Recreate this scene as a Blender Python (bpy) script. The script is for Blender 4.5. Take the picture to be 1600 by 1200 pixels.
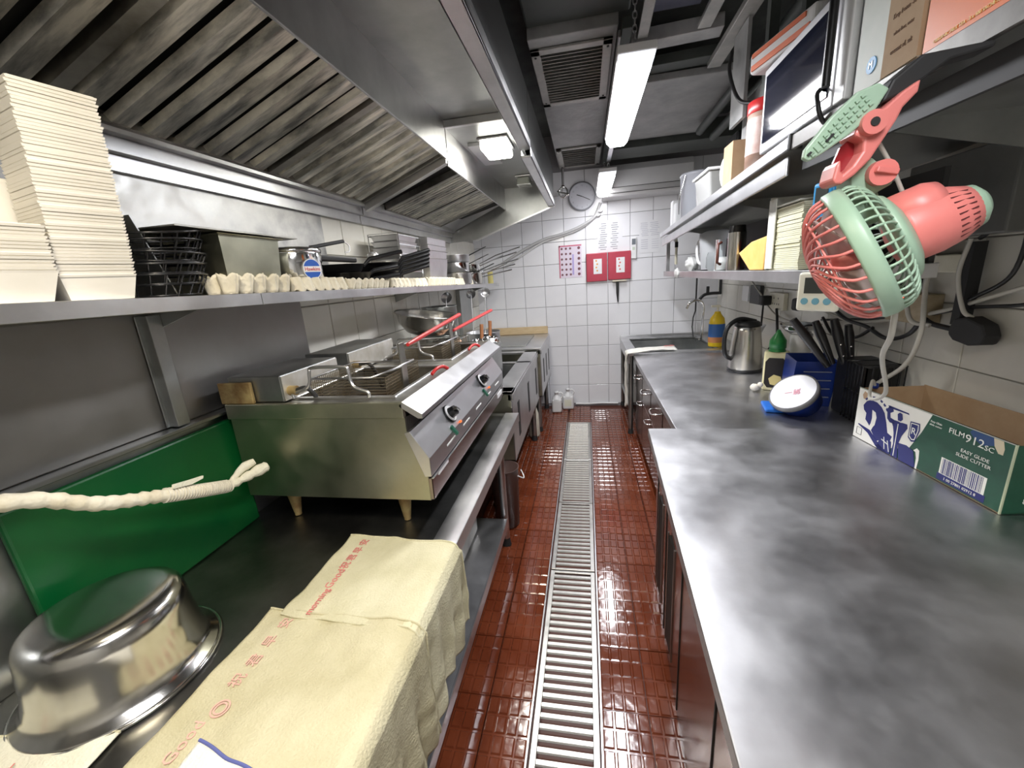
import bpy, bmesh, math, random
from mathutils import Matrix, Vector, noise
random.seed(7)
PI = math.pi
for o in list(bpy.data.objects): bpy.data.objects.remove(o)
SC = bpy.context.scene
COL = SC.collection

# ------------------------------------------------------------------ camera, light, exposure
H = 1.55
cam = bpy.data.cameras.new('camera'); camo = bpy.data.objects.new('camera', cam); COL.objects.link(camo)
ydir = Vector((115, 175, -633)).normalized()
up = -Vector((170, -2400, -633)); up = (up - ydir*(up.dot(ydir))).normalized()
xdir = ydir.cross(up)
camo.matrix_world = Matrix.Translation((0, 0, H)) @ Matrix((xdir, ydir, up)).to_4x4()
cam.sensor_width = 36; cam.lens = 36*633/1600; cam.clip_start = 0.02
SC.camera = camo
vs = SC.view_settings
vs.view_transform = 'Standard'; vs.look = 'None'; vs.gamma = 1.0; vs.use_curve_mapping = False
vs.exposure = 0.6
w = bpy.data.worlds.new('world'); SC.world = w; w.use_nodes = True
w.node_tree.nodes['Background'].inputs[0].default_value = (0.80, 0.86, 1.0, 1)
w.node_tree.nodes['Background'].inputs[1].default_value = 0.5
LAMP_E, HOOD_E = 9.0, 9.0

def area(name, loc, sx, sy, power, color, rot=(0, 0, 0)):
    l = bpy.data.lights.new(name, 'AREA'); l.shape = 'RECTANGLE'; l.size = sx; l.size_y = sy
    l.energy = power; l.color = color
    o = bpy.data.objects.new(name, l); COL.objects.link(o); o.location = loc; o.rotation_euler = rot
    return o

# ------------------------------------------------------------------ materials
MATS = {}
def mat(name, col, rough=0.5, metal=0.0, col2=None, nscale=8, nrough=0.0, bump=0.0, bscale=60, stretch=None,
        emit=0, alpha=None, trans=0, lo=0.35, hi=0.7, bdist=None, coat=0, spec=None, ior=None):
    if name in MATS: return MATS[name]
    if bdist is None: bdist = .0015 if metal > .8 else .01
    m = bpy.data.materials.new(name); m.use_nodes = True; nt = m.node_tree; b = nt.nodes['Principled BSDF']
    c4 = tuple(col) + (1,)
    b.inputs['Base Color'].default_value = c4; b.inputs['Roughness'].default_value = rough
    b.inputs['Metallic'].default_value = metal
    if coat: b.inputs['Coat Weight'].default_value = coat; b.inputs['Coat Roughness'].default_value = 0.08
    if spec is not None: b.inputs['Specular IOR Level'].default_value = spec
    if ior: b.inputs['IOR'].default_value = ior
    if trans: b.inputs['Transmission Weight'].default_value = trans
    if alpha is not None: b.inputs['Alpha'].default_value = alpha
    if emit:
        b.inputs['Emission Color'].default_value = c4; b.inputs['Emission Strength'].default_value = emit
    if col2 or nrough or bump:
        tc = nt.nodes.new('ShaderNodeTexCoord'); mp = nt.nodes.new('ShaderNodeMapping')
        nt.links.new(tc.outputs['Object'], mp.inputs[0])
        if stretch: mp.inputs['Scale'].default_value = stretch
        n = nt.nodes.new('ShaderNodeTexNoise'); n.inputs['Scale'].default_value = nscale; n.inputs['Detail'].default_value = 6
        n.inputs['Roughness'].default_value = 0.62
        nt.links.new(mp.outputs[0], n.inputs[0])
        if col2:
            r = nt.nodes.new('ShaderNodeValToRGB'); r.color_ramp.elements[0].position = lo; r.color_ramp.elements[1].position = hi
            r.color_ramp.elements[0].color = c4; r.color_ramp.elements[1].color = tuple(col2) + (1,)
            nt.links.new(n.outputs[0], r.inputs[0]); nt.links.new(r.outputs[0], b.inputs['Base Color'])
        if nrough:
            mr = nt.nodes.new('ShaderNodeMapRange'); mr.inputs['From Min'].default_value = 0.3; mr.inputs['From Max'].default_value = 0.7
            mr.inputs['To Min'].default_value = max(0.02 if rough < .275 else .29, rough-nrough); mr.inputs['To Max'].default_value = min(1 if rough >= .275 else .262, rough+nrough)
            nt.links.new(n.outputs[0], mr.inputs[0]); nt.links.new(mr.outputs[0], b.inputs['Roughness'])
        if bump:
            n2 = nt.nodes.new('ShaderNodeTexNoise'); n2.inputs['Scale'].default_value = bscale; n2.inputs['Detail'].default_value = 1.5
            nt.links.new(mp.outputs[0], n2.inputs[0])
            bp = nt.nodes.new('ShaderNodeBump'); bp.inputs['Strength'].default_value = bump; bp.inputs['Distance'].default_value = bdist
            nt.links.new(n2.outputs[0], bp.inputs['Height']); nt.links.new(bp.outputs[0], b.inputs['Normal'])
    MATS[name] = m
    return m

steel = mat('steel_brushed', (.54, .54, .55), .32, 1, (.70, .70, .71), 5, .08, .05, 14)
steel_top = mat('steel_worktop', (.50, .50, .52), .37, 1, (.70, .70, .72), 3.0, .12, .3, 14, bdist=.004)
steel_dark = mat('steel_dull', (.34, .35, .345), .36, 1, (.50, .51, .50), 4, .10, .04, 12)
steel_grimy = mat('steel_grimy', (.22, .21, .19), .36, 1, (.50, .49, .45), 6, .12, .08, 20)
steel_green = mat('steel_oily', (.40, .40, .31), .36, 1, (.50, .49, .38), 7, .08, .03, 30)
steel_shiny = mat('steel_polished', (.68, .67, .64), .17, 1, (.52, .50, .46), 3, .06, .05, 10)
steel_baffle = mat('steel_baffle', (.24, .24, .23), .34, 1, (.86, .83, .75), 5, .12, .05, 15, stretch=(1, 6, 1), hi=.62)
steel_panel = mat('steel_wall_panel', (.27, .26, .25), .44, 1, (.34, .33, .32), 3, .06, .03, 10)
steel_brown = mat('steel_cabinet', (.25, .21, .20), .24, 1, (.33, .28, .26), 3, .06, .02, 8)
chrome = mat('chrome', (.8, .8, .8), .10, 1)
tile_white = mat('glazed_white_tile', (.80, .80, .83), .14, 0, (.86, .86, .88), 2, 0, .05, 6)
tile_cream = mat('glazed_cream_tile', (.62, .60, .53), .20, 0, (.72, .70, .64), 2, .05, .05, 6)
grout = mat('grout', (.30, .29, .30), .9)
grout_l = mat('grout_left', (.34, .33, .30), .9)
tile_brown = mat('glazed_red_brown_tile', (.120, .026, .010), .13, 0, (.18, .045, .018), 5, .05, .12, 25, coat=.4)
grout_floor = mat('floor_grout', (.10, .030, .018), .5)
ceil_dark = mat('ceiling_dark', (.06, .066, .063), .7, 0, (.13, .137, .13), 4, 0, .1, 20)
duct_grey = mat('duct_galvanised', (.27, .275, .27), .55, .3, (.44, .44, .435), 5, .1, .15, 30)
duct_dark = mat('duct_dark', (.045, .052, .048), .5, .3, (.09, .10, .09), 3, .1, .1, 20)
strut_m = mat('galvanised_strut', (.34, .34, .32), .5, .6, (.50, .49, .46), 12, .1, .1, 40)
white_pl = mat('white_plastic', (.80, .80, .80), .35)
ac_white = mat('off_white_plastic', (.62, .62, .63), .4, 0, (.68, .68, .68), 3)
cream_pl = mat('cream_plastic', (.78, .74, .60), .4, 0, (.70, .66, .50), 10)
foam_m = mat('white_foam', (.70, .67, .60), .55, 0, (.78, .75, .69), 6)
foam_g = mat('foam_gap', (.55, .52, .45), .8)
black_pl = mat('black_plastic', (.012, .012, .013), .35)
black_sat = mat('black_coated_wire', (.014, .014, .015), .25)
black_rub = mat('black_rubber', (.02, .02, .02), .6)
green_bd = mat('green_board', (.0, .075, .018), .38, 0, (.004, .10, .020), 4, .08, .05, 40)
cloth_m = mat('cream_cloth', (.60, .56, .37), .9, 0, (.72, .68, .49), 7, 0, .30, 180, spec=.2)
cloth_w = mat('white_cloth', (.80, .78, .70), .9, 0, (.86, .85, .80), 7, 0, .30, 180, spec=.2)
cloth_s = mat('soiled_white_cloth', (.76, .73, .58), .9, 0, (.82, .80, .68), 9, 0, .30, 180, spec=.2)
red_ink = mat('faded_red_ink', (.72, .24, .22), .9)
blue_hem = mat('blue_stitch', (.12, .14, .38), .8)
red_pl = mat('red_plastic', (.55, .03, .03), .3)
rust = mat('rusty_steel', (.25, .15, .06), .6, .5, (.45, .35, .16), 20, .1, .2, 60)
oil_m = mat('frying_oil', (.06, .028, .008), .08, 0)
mesh_m = mat('greasy_wire', (.30, .24, .15), .4, .9, (.42, .38, .30), 30)
paper_m = mat('white_paper', (.78, .78, .80), .8)
ink_grey = mat('grey_ink', (.30, .30, .33), .8)
wood_l = mat('light_wood', (.55, .40, .22), .6, 0, (.66, .52, .32), 10, stretch=(1, 1, 6))
wood_b = mat('brown_wood', (.30, .12, .05), .5, 0, (.38, .17, .08), 10)
card_m = mat('brown_cardboard', (.42, .28, .16), .8, 0, (.50, .36, .22), 8)
pulp_m = mat('egg_tray_pulp', (.66, .60, .46), .9, 0, (.76, .71, .58), 15, 0, .3, 80)
pink_m = mat('pink_plastic', (.72, .20, .18), .38, 0, (.76, .25, .22), 6)
mint_m = mat('mint_plastic', (.32, .47, .34), .4, 0, (.38, .53, .40), 6)
cable_b = mat('black_cable', (.015, .015, .015), .45)
cable_w = mat('white_cable', (.50, .48, .42), .5)
lamp_em = mat('lamp_glow', (1.0, .98, 1.0), .4, emit=LAMP_E)
hood_em = mat('hood_lamp_glow', (1.0, .97, .86), .4, emit=HOOD_E)
glass_m = mat('clear_glass', (.95, .97, .97), .03, trans=1, ior=1.2)
frost_m = mat('frosted_plastic', (.80, .82, .84), .35, trans=.55, ior=1.2)

# ------------------------------------------------------------------ mesh builder
WM = {}
class MB:
    def __init__(s): s.v = []; s.f = []; s.sm = []; s.M = Matrix.Identity(4)
    def _add(s, vs_, fs, smooth=False):
        k = len(s.v); s.v += [tuple(s.M @ Vector(p)) for p in vs_]
        s.f += [tuple(i+k for i in f) for f in fs]; s.sm += [smooth]*len(fs); return s
    def box(s, a, b, M=None):
        x0, y0, z0 = a; x1, y1, z1 = b
        P = [(x0,y0,z0),(x1,y0,z0),(x1,y1,z0),(x0,y1,z0),(x0,y0,z1),(x1,y0,z1),(x1,y1,z1),(x0,y1,z1)]
        if M: P = [M @ Vector(p) for p in P]
        return s._add(P, [(3,2,1,0),(4,5,6,7),(0,1,5,4),(1,2,6,5),(2,3,7,6),(3,0,4,7)])
    def cbox(s, c, d, M=None):
        return s.box((c[0]-d[0]/2, c[1]-d[1]/2, c[2]-d[2]/2), (c[0]+d[0]/2, c[1]+d[1]/2, c[2]+d[2]/2), M)
    def bar(s, p0, p1, wd, ht, upv=(0, 0, 1)):
        p0 = Vector(p0); p1 = Vector(p1); d = (p1-p0).normalized(); u = Vector(upv)
        sd = d.cross(u).normalized(); u = sd.cross(d).normalized()
        P = []
        for q in (p0, p1):
            for a, b in ((-1,-1),(1,-1),(1,1),(-1,1)): P.append(q + sd*a*wd/2 + u*b*ht/2)
        return s._add(P, [(3,2,1,0),(4,5,6,7),(0,1,5,4),(1,2,6,5),(2,3,7,6),(3,0,4,7)])
    def tube(s, path, r, n=8, closed=False, caps=True):
        pts = [Vector(p) for p in path]; N = len(pts); rings = []
        rr = r if isinstance(r, (list, tuple)) else [r]*N
        prev = None
        for i, p in enumerate(pts):
            if closed: t = (pts[(i+1) % N] - pts[i-1]).normalized()
            else: t = (pts[min(i+1, N-1)] - pts[max(i-1, 0)]).normalized()
            if prev is None:
                a = Vector((0, 0, 1)) if abs(t.z) < .9 else Vector((1, 0, 0)); u = t.cross(a).normalized()
            else:
                u = prev - t*prev.dot(t)
                u = u.normalized() if u.length > 1e-6 else t.orthogonal().normalized()
            prev = u; v = t.cross(u)
            rings.append([p + (u*math.cos(2*PI*k/n) + v*math.sin(2*PI*k/n))*rr[i] for k in range(n)])
        V = [q for rg in rings for q in rg]; F = []
        for i in range(N if closed else N-1):
            j = (i+1) % N
            for k in range(n): F.append((i*n+k, i*n+(k+1) % n, j*n+(k+1) % n, j*n+k))
        s._add(V, F, True)
        if caps and not closed:
            s._add([q for q in rings[0]], [tuple(range(n))[::-1]]); s._add([q for q in rings[-1]], [tuple(range(n))])
        return s
    def cyl(s, p0, p1, r0, r1=None, n=20):
        return s.tube([p0, p1], [r0, r0 if r1 is None else r1], n)
    def lathe(s, prof, c=(0, 0, 0), n=32, M=None, a0=0, a1=2*PI, smooth=True):
        full = abs(a1-a0-2*PI) < 1e-6; m = n if full else n+1
        V = []
        for r, z in prof:
            for k in range(m):
                a = a0+(a1-a0)*k/n
                p = Vector((r*math.cos(a), r*math.sin(a), z))
                if M: p = M @ p
                V.append(p + Vector(c))
        F = []
        for i in range(len(prof)-1):
            for k in range(n):
                k2 = (k+1) % m
                if prof[i][0] == 0 and prof[i+1][0] == 0: continue
                if prof[i][0] == 0: F.append((i*m, (i+1)*m+k2, (i+1)*m+k))
                elif prof[i+1][0] == 0: F.append((i*m+k, i*m+k2, (i+1)*m))
                else: F.append((i*m+k, i*m+k2, (i+1)*m+k2, (i+1)*m+k))
        return s._add(V, F, smooth)
    def extr(s, poly, fn, a, b):
        """poly: list of 2D; fn(u, v, w) -> point; extruded w from a to b"""
        n = len(poly)
        V = [fn(u, v, a) for u, v in poly] + [fn(u, v, b) for u, v in poly]
        F = [tuple(range(n))[::-1], tuple(range(n, 2*n))] + [(i, (i+1) % n, n+(i+1) % n, n+i) for i in range(n)]
        return s._add(V, F)
    def grid(s, fn, nu, nv, smooth=True):
        V = [fn(i/nu, j/nv) for j in range(nv+1) for i in range(nu+1)]
        F = [(j*(nu+1)+i, j*(nu+1)+i+1, (j+1)*(nu+1)+i+1, (j+1)*(nu+1)+i) for j in range(nv) for i in range(nu)]
        return s._add(V, F, smooth)
    def sph(s, c, r, n=14, sc=(1, 1, 1)):
        m = n//2
        V = []; F = []
        for j in range(m+1):
            for i in range(n):
                t = PI*j/m; a = 2*PI*i/n
                V.append((c[0]+r*sc[0]*math.sin(t)*math.cos(a), c[1]+r*sc[1]*math.sin(t)*math.sin(a), c[2]+r*sc[2]*math.cos(t)))
        for j in range(m):
            for i in range(n): F.append((j*n+i, (j+1)*n+i, (j+1)*n+(i+1) % n, j*n+(i+1) % n))
        return s._add(V, F, True)
    def mesh(s, name, m, inv=None):
        me = bpy.data.meshes.new(name)
        V = [inv @ Vector(p) for p in s.v] if inv else s.v
        me.from_pydata([tuple(p) for p in V], [], s.f); me.update()
        me.polygons.foreach_set('use_smooth', s.sm)
        bm = bmesh.new(); bm.from_mesh(me); bmesh.ops.recalc_face_normals(bm, faces=bm.faces); bm.to_mesh(me); bm.free()
        if m: me.materials.append(m)
        return me
    def build(s, name, m, parent=None, bevel=0, solid=0, local=False, seg=2, sub=0):
        if parent is None:
            xs = [p[0] for p in s.v]; ys = [p[1] for p in s.v]; zs = [p[2] for p in s.v]
            L = Matrix.Translation(((min(xs)+max(xs))/2, (min(ys)+max(ys))/2, min(zs)))
            me = s.mesh(name, m, L.inverted()); o = bpy.data.objects.new(name, me); o.matrix_world = L; WM[o.name] = L
        else:
            inv = None if local else WM[parent.name].inverted()
            me = s.mesh(name, m, inv); o = bpy.data.objects.new(name, me); o.parent = parent; WM[o.name] = WM[parent.name]
        COL.objects.link(o)
        if solid:
            q = o.modifiers.new('solid', 'SOLIDIFY'); q.thickness = solid; q.offset = 0
        if bevel:
            q = o.modifiers.new('bevel', 'BEVEL'); q.width = bevel; q.segments = seg; q.limit_method = 'ANGLE'; q.angle_limit = .7
        if sub:
            q = o.modifiers.new('sub', 'SUBSURF'); q.levels = sub; q.render_levels = sub
        return o

def thing(name, label, cat, loc=(0, 0, 0), rz=0, group=None, M=None):
    o = bpy.data.objects.new(name, None); COL.objects.link(o)
    L = M if M is not None else Matrix.Translation(loc) @ Matrix.Rotation(rz, 4, 'Z')
    o.matrix_world = L; WM[o.name] = L; o.empty_display_size = .05
    o['label'] = label; o['category'] = cat
    if group: o['group'] = group
    return o
def tag(o, label, cat, group=None, kind=None):
    o['label'] = label; o['category'] = cat
    if group: o['group'] = group
    if kind: o['kind'] = kind
    return o
def struct(o): o['kind'] = 'structure'; return o
def inst(name, me, parent, L):
    o = bpy.data.objects.new(name, me); o.parent = parent; o.matrix_local = L; COL.objects.link(o); WM[o.name] = WM[parent.name] @ L
    return o
def copy_tree(o, L, label=None):
    kids = [c for c in COL.objects if c.parent is not None]
    def rec(a, par):
        c = a.copy(); COL.objects.link(c)
        if par is not None:
            c.parent = par; c.matrix_local = a.matrix_local
        for k in kids:
            if k.parent == a: rec(k, c)
        return c
    c = rec(o, None); c.matrix_world = L; WM[c.name] = L
    if label: c['label'] = label
    return c
def text(s, size, M, m, parent, name='lettering', ext=.0004, align='CENTER', font=None, sx=1):
    cu = bpy.data.curves.new('t', 'FONT'); cu.body = s; cu.size = size; cu.extrude = ext; cu.align_x = align; cu.align_y = 'CENTER'
    cu.resolution_u = 2
    t = bpy.data.objects.new('t', cu); COL.objects.link(t)
    dg = bpy.context.evaluated_depsgraph_get(); me = bpy.data.meshes.new_from_object(t.evaluated_get(dg))
    bpy.data.objects.remove(t); bpy.data.curves.remove(cu)
    me.materials.clear(); me.materials.append(m)
    me.transform(WM[parent.name].inverted() @ M @ Matrix.Scale(sx, 4, (1, 0, 0)))
    me.name = name
    o = bpy.data.objects.new(name, me); o.parent = parent; COL.objects.link(o); WM[o.name] = WM[parent.name]
    return o
def frame(o, x, y, z=None):
    """matrix with origin o and given x,y axes"""
    x = Vector(x).normalized(); y = Vector(y); y = (y - x*x.dot(y)).normalized(); z = x.cross(y)
    return Matrix.Translation(o) @ Matrix((x, y, z)).transposed().to_4x4()
def curve_pts(pts, n=8):
    """Catmull-Rom through pts"""
    P = [Vector(p) for p in pts]; P = [P[0]*2-P[1]] + P + [P[-1]*2-P[-2]]; out = []
    for i in range(1, len(P)-2):
        for k in range(n):
            t = k/n; a, b, c, d = P[i-1:i+3]
            out.append(.5*((2*b)+(c-a)*t+(2*a-5*b+4*c-d)*t*t+(3*b-a-3*c+d)*t*t*t))
    out.append(P[-2]); return out
XL, XR, YB, YF, ZC = -1.27, 1.40, 4.80, -1.3, 2.95

# ------------------------------------------------------------------ room shell
struct(MB().box((XL-.1, YF-.1, -.12), (XR+.1, YB+.1, -.03)).build('floor', grout_floor))
floor = bpy.data.objects['floor']
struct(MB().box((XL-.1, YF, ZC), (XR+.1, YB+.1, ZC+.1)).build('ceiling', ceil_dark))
wb = struct(MB().box((XL, YB, -.03), (XR, YB+.1, ZC)).build('wall_back', grout))
wl = struct(MB().box((XL-.1, YF, -.03), (XL, YB, ZC)).build('wall_left', grout_l))
wr = struct(MB().box((XR, YF, -.03), (XR+.1, YB, ZC)).build('wall_right', grout_l))
wf_m = mat('painted_wall', (.55, .54, .50), .6)
struct(MB().box((XL-.1, YF-.1, -.03), (XR+.1, YF, ZC)).build('wall_front', wf_m))

def tile_mesh(wd, ht, m, t=.008, g=.0022, ch=.0025):
    a, b = wd/2-g, ht/2-g; b_ = MB()
    V = [(-a,-b,0),(a,-b,0),(a,b,0),(-a,b,0),(-a,-b,t-ch),(a,-b,t-ch),(a,b,t-ch),(-a,b,t-ch),
         (-a+ch,-b+ch,t),(a-ch,-b+ch,t),(a-ch,b-ch,t),(-a+ch,b-ch,t)]
    F = [(0,1,5,4),(1,2,6,5),(2,3,7,6),(3,0,4,7),(4,5,9,8),(5,6,10,9),(6,7,11,10),(7,4,8,11),(8,9,10,11)]
    b_._add(V, F); return b_.mesh('tile', m)
TP = .236
def tiles(wall, me_, origin, ux, uy, i0, i1, j0, j1, pu, pv, skip=None):
    inv = WM[wall.name].inverted()
    for i in range(i0, i1):
        for j in range(j0, j1):
            c = Vector(origin) + Vector(ux)*(i+.5)*pu + Vector(uy)*(j+.5)*pv
            if skip and skip(c): continue
            jig = Matrix.Rotation(random.uniform(-.0025, .0025), 4, 'X') @ Matrix.Rotation(random.uniform(-.0025, .0025), 4, 'Y')
            inst('tile', me_, wall, inv @ frame(c, ux, uy) @ jig)
tm = tile_mesh(TP, TP, tile_white)
tiles(wb, tm, (-.464, YB, .005), (1, 0, 0), (0, 0, 1), -4, 8, 0, 11, TP, TP)
tmc = tile_mesh(.225, TP, tile_cream)
tiles(wl, tmc, (XL, 1.64, .54), (0, 1, 0), (0, 0, 1), 0, 14, 0, 6, .225, TP)
tmr = tile_mesh(.30, TP, tile_cream)
tiles(wr, tmr, (XR, 4.78, 1.10-2*TP), (0, -1, 0), (0, 0, 1), 0, 14, 0, 7, .30, TP)

# floor tiles with raised lugs
def lug_tile(wd, ln, nx, ny, name='tile'):
    b = MB(); g = .0018; b.box((-wd/2+g, -ln/2+g, -.03), (wd/2-g, ln/2-g, -.004))
    px, py = wd/nx, ln/ny
    for i in range(nx):
        for j in range(ny):
            cx = -wd/2+(i+.5)*px; cy = -ln/2+(j+.5)*py; a, c = px*.44, py*.45; a2, c2 = px*.33, py*.38
            V = [(cx-a,cy-c,-.004),(cx+a,cy-c,-.004),(cx+a,cy+c,-.004),(cx-a,cy+c,-.004),
                 (cx-a2,cy-c2,0),(cx+a2,cy-c2,0),(cx+a2,cy+c2,0),(cx-a2,cy+c2,0)]
            b._add(V, [(0,1,5,4),(1,2,6,5),(2,3,7,6),(3,0,4,7),(4,5,6,7)])
    return b.mesh(name, tile_brown)
lt = lug_tile(.164, .264, 4, 4); finv = WM['floor'].inverted()
for j in range(18):
    y = .10 + .264*(j+.5)
    for x in (.107, .271, .435, -.314, -.478, -.642):
        s = 1 if j < 17 else 0
        L = Matrix.Translation((x, y, random.uniform(-.001, .001))) @ Matrix.Rotation(random.uniform(-.003, .003), 4, 'X') @ Matrix.Rotation(random.uniform(-.003, .003), 4, 'Y')
        if y+.13 < YB: inst('tile', lt, floor, finv @ L)
for x in (-.166, -.048):
    for k in range(2):
        inst('tile', lug_tile(.118, .264, 3, 4), floor, finv @ Matrix.Translation((x+.012, 4.29+k*.264, 0)))

# drain channel and grates
struct(MB().box((-.232, .1, -.028), (-.226, 4.15, 0)).box((.019, .1, -.028), (.025, 4.15, 0)).build('trim_1', steel))
grate_m = mat('grate_steel', (.42, .41, .39), .40, 1, (.58, .57, .54), 14, .08)
labels = ['nearest steel slotted drain grate in the red tiled floor', 'second steel drain grate from the camera', 'third steel drain grate from the camera, mid aisle', 'farthest steel drain grate ending before the tiled back wall']
bar_me = MB()._add([(-.098, -.0105, -.006), (.098, -.0105, -.006), (.098, -.0075, 0), (-.098, -.0075, 0), (-.098, .0105, -.006), (.098, .0105, -.006), (.098, .0075, 0), (-.098, .0075, 0)], [(0,1,2,3), (3,2,6,7), (7,6,5,4), (4,5,1,0), (1,5,6,2), (0,3,7,4)]).mesh('bar', grate_m)
for k, (a, b) in enumerate([(.42, 1.86), (1.87, 2.54), (2.55, 3.22), (3.23, 4.14)]):
    t = thing('drain_grate', labels[k], 'drain grate', (-.105, (a+b)/2, -.028), group='drain grates along the aisle')
    MB().box((-.218, a, -.02), (-.196, b, .003)).box((-.008, a, -.02), (.014, b, .003)).box((-.2, a, -.02), (0, a+.014, .002)).box((-.2, b-.014, -.02), (0, b, .002)).build('frame', grate_m, t, bevel=.0015, seg=1)
    n = int((b-a-.03)/.0372)
    for i in range(n):
        inst('bar', bar_me, t, WM[t.name].inverted() @ Matrix.Translation((-.102, a+.03+(i+.5)*(b-a-.05)/n, .001)))

# ------------------------------------------------------------------ hood on the left
def hood(y0, y1, dz, label, end_plate):
    t = thing('extractor_hood', label, 'extractor hood', (-.7, (y0+y1)/2, 1.95+dz))
    xo = -.26
    MB().box((xo-.055, y0, 2.165+dz), (xo, y1, 2.175+dz)).box((xo-.006, y0, 2.165+dz), (xo, y1, 2.21+dz)).box((xo-.055, y0, 2.165+dz), (xo-.049, y1, 2.20+dz)).build('front_gutter', steel, t, bevel=.0015, seg=1)
    MB().box((-.705, y0, 2.35+dz), (xo-.03, y1, 2.36+dz)).box((xo-.036, y0, 2.19+dz), (xo-.030, y1, 2.36+dz)).build('inner_ceiling', steel_dark, t)
    MB().box((-.71, y0, 2.17+dz), (-.70, y1, 2.36+dz)).build('upper_band', steel, t, bevel=.002, seg=1)
    MB().box((xo-.010, y0, 2.21+dz), (xo-.004, y1, 2.44)).build('outer_panel', mat('hood_outer_shaded', (.018, .020, .019), .6, .3), t)  # shadow beside the hood is put into this panel's blackish colour
    MB().box((-1.262, y0, 1.985), (-1.20, y1, 1.995)).box((-1.262, y0, 1.945), (-1.225, y1, 1.985)).box((-1.205, y0, 1.985), (-1.198, y1, 2.03)).box((-1.262, y0, 1.90), (-1.245, y1, 1.945)).build('rear_gutter', steel, t, bevel=.002, seg=1)
    # sloping filter bank backing
    A = Vector((-.705, 0, 2.19+dz)); B = Vector((-1.205, 0, 2.0))
    nrm = Vector((-(A.z-B.z), 0, (A.x-B.x))).normalized()
    def pt(u, y, h): p = B.lerp(A, u) + nrm*(-h); return (p.x, y, p.z)
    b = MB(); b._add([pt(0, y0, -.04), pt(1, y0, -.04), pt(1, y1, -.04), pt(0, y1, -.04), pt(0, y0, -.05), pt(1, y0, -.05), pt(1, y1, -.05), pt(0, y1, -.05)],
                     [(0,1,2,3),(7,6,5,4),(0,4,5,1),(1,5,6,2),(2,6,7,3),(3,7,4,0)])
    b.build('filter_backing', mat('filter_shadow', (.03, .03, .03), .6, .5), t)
    return t, pt
def baffles(t, pt, y0, y1, n, wd, nf):
    # frames dividing the bank into filters
    L = (y1-y0)/nf
    for f in range(nf):
        a = y0+f*L; b = a+L
        fr = MB()
        for (u0, u1, ya, yb) in ((0, 1, a, a+.018), (0, 1, b-.018, b), (0, .03, a, b), (.97, 1, a, b)):
            fr._add([pt(u0, ya, .004), pt(u1, ya, .004), pt(u1, yb, .004), pt(u0, yb, .004), pt(u0, ya, -.03), pt(u1, ya, -.03), pt(u1, yb, -.03), pt(u0, yb, -.03)],
                    [(0,1,2,3),(7,6,5,4),(0,4,5,1),(1,5,6,2),(2,6,7,3),(3,7,4,0)])
        fo = fr.build('filter_frame', steel_grimy, t)
        m = n; s = (L-.04)/m
        for k in range(m):
            ya = a+.02+k*s; w_ = s*wd; d = s*.10
            bb = MB()
            V = []
            for u in (.03, .97):
                V += [pt(u, ya+(s-w_)/2, -.018), pt(u, ya+(s-w_)/2+d, .0), pt(u, ya+(s+w_)/2-d, .0), pt(u, ya+(s+w_)/2, -.018)]
            bb._add(V, [(0,1,5,4),(1,2,6,5),(2,3,7,6),(3,0,4,7),(0,3,2,1),(4,5,6,7)])
            bb.build('baffle', steel_baffle, fo)
h1, pt1 = hood(-.6, 2.27, 0, 'large steel extractor hood above the fryer, nearest the camera', False)
baffles(h1, pt1, -.55, 2.25, 7, .70, 4)
h2, pt2 = hood(2.28, 3.9, -.03, 'smaller steel extractor hood section toward the back wall with a lit lamp', True)
baffles(h2, pt2, 2.5, 3.5, 11, .62, 2)
MB()._add([(-.71, 3.5, 2.35-.04), (-.71, 3.88, 2.2), (-1.25, 3.88, 1.98), (-1.25, 3.5, 2.0)], [(0, 1, 2, 3)]).build('corner_plate', steel, h2, solid=.004)
def endplate(y, dz, t):
    poly = [(-.265, 2.17+dz), (-.265, 2.44), (-1.26, 2.44), (-1.26, 1.90), (-1.0, 1.91)]
    MB().extr(poly, lambda u, v, w_: (u, w_, v), y, y+.008).build('end_plate', steel_dark, t)
    MB().bar((-.258, y, 2.168+dz), (-1.0, y, 1.905), .03, .012).build('end_lip', steel, t)
endplate(3.9, -.03, h2)
MB().box((-.71, 2.262, 2.315), (-.27, 2.29, 2.35)).build('joint_plate', steel, h2, bevel=.003)
MB().extr([(-.705, 2.19), (-.705, 2.15), (-1.2, 1.96), (-1.2, 2.02)], lambda u, v, w_: (u, w_, v), 2.255, 2.295).build('joint_bar', steel, h2, bevel=.003)
MB().box((-.66, 2.56, 2.300), (-.54, 3.0, 2.318)).build('seam_strip', steel, h2)
def hoodlamp(x, y, z, lit, label, sx=.075, sy=.12):
    t = thing('hood_lamp', label, 'hood lamp', (x, y, z-.05))
    MB().box((x-sx-.012, y-sy-.012, z-.012), (x+sx+.012, y+sy+.012, z)).build('base', steel, t, bevel=.003)
    MB().box((x-sx, y-sy, z-.06), (x+sx, y+sy, z-.012)).build('lens', hood_em if lit else mat('dim_lens', (.40, .42, .36), .2, 0), t, bevel=.012, seg=3)
    b = MB()
    for k in range(4):
        yy = y-sy+.03+k*(2*sy-.06)/3
        b.box((x-sx-.004, yy-.003, z-.064), (x+sx+.004, yy+.003, z-.058))
    if not lit: b.build('guard', steel, t)
hoodlamp(-.50, 2.62, 2.318, True, 'lit square bulkhead lamp inside the far hood section')
hoodlamp(-.47, 3.55, 2.318, False, 'unlit small bulkhead lamp inside the hood near its far end', .05, .09)
hoodlamp(-.50, .25, 2.35, True, 'lit bulkhead lamp inside the near hood above the prep table')
area('hood_light', (-.50, .25, 2.27), .15, .24, 9, (1, .88, .66))
area('hood_light', (-.50, 2.62, 2.24), .15, .24, 8, (1, .97, .90))

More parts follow.
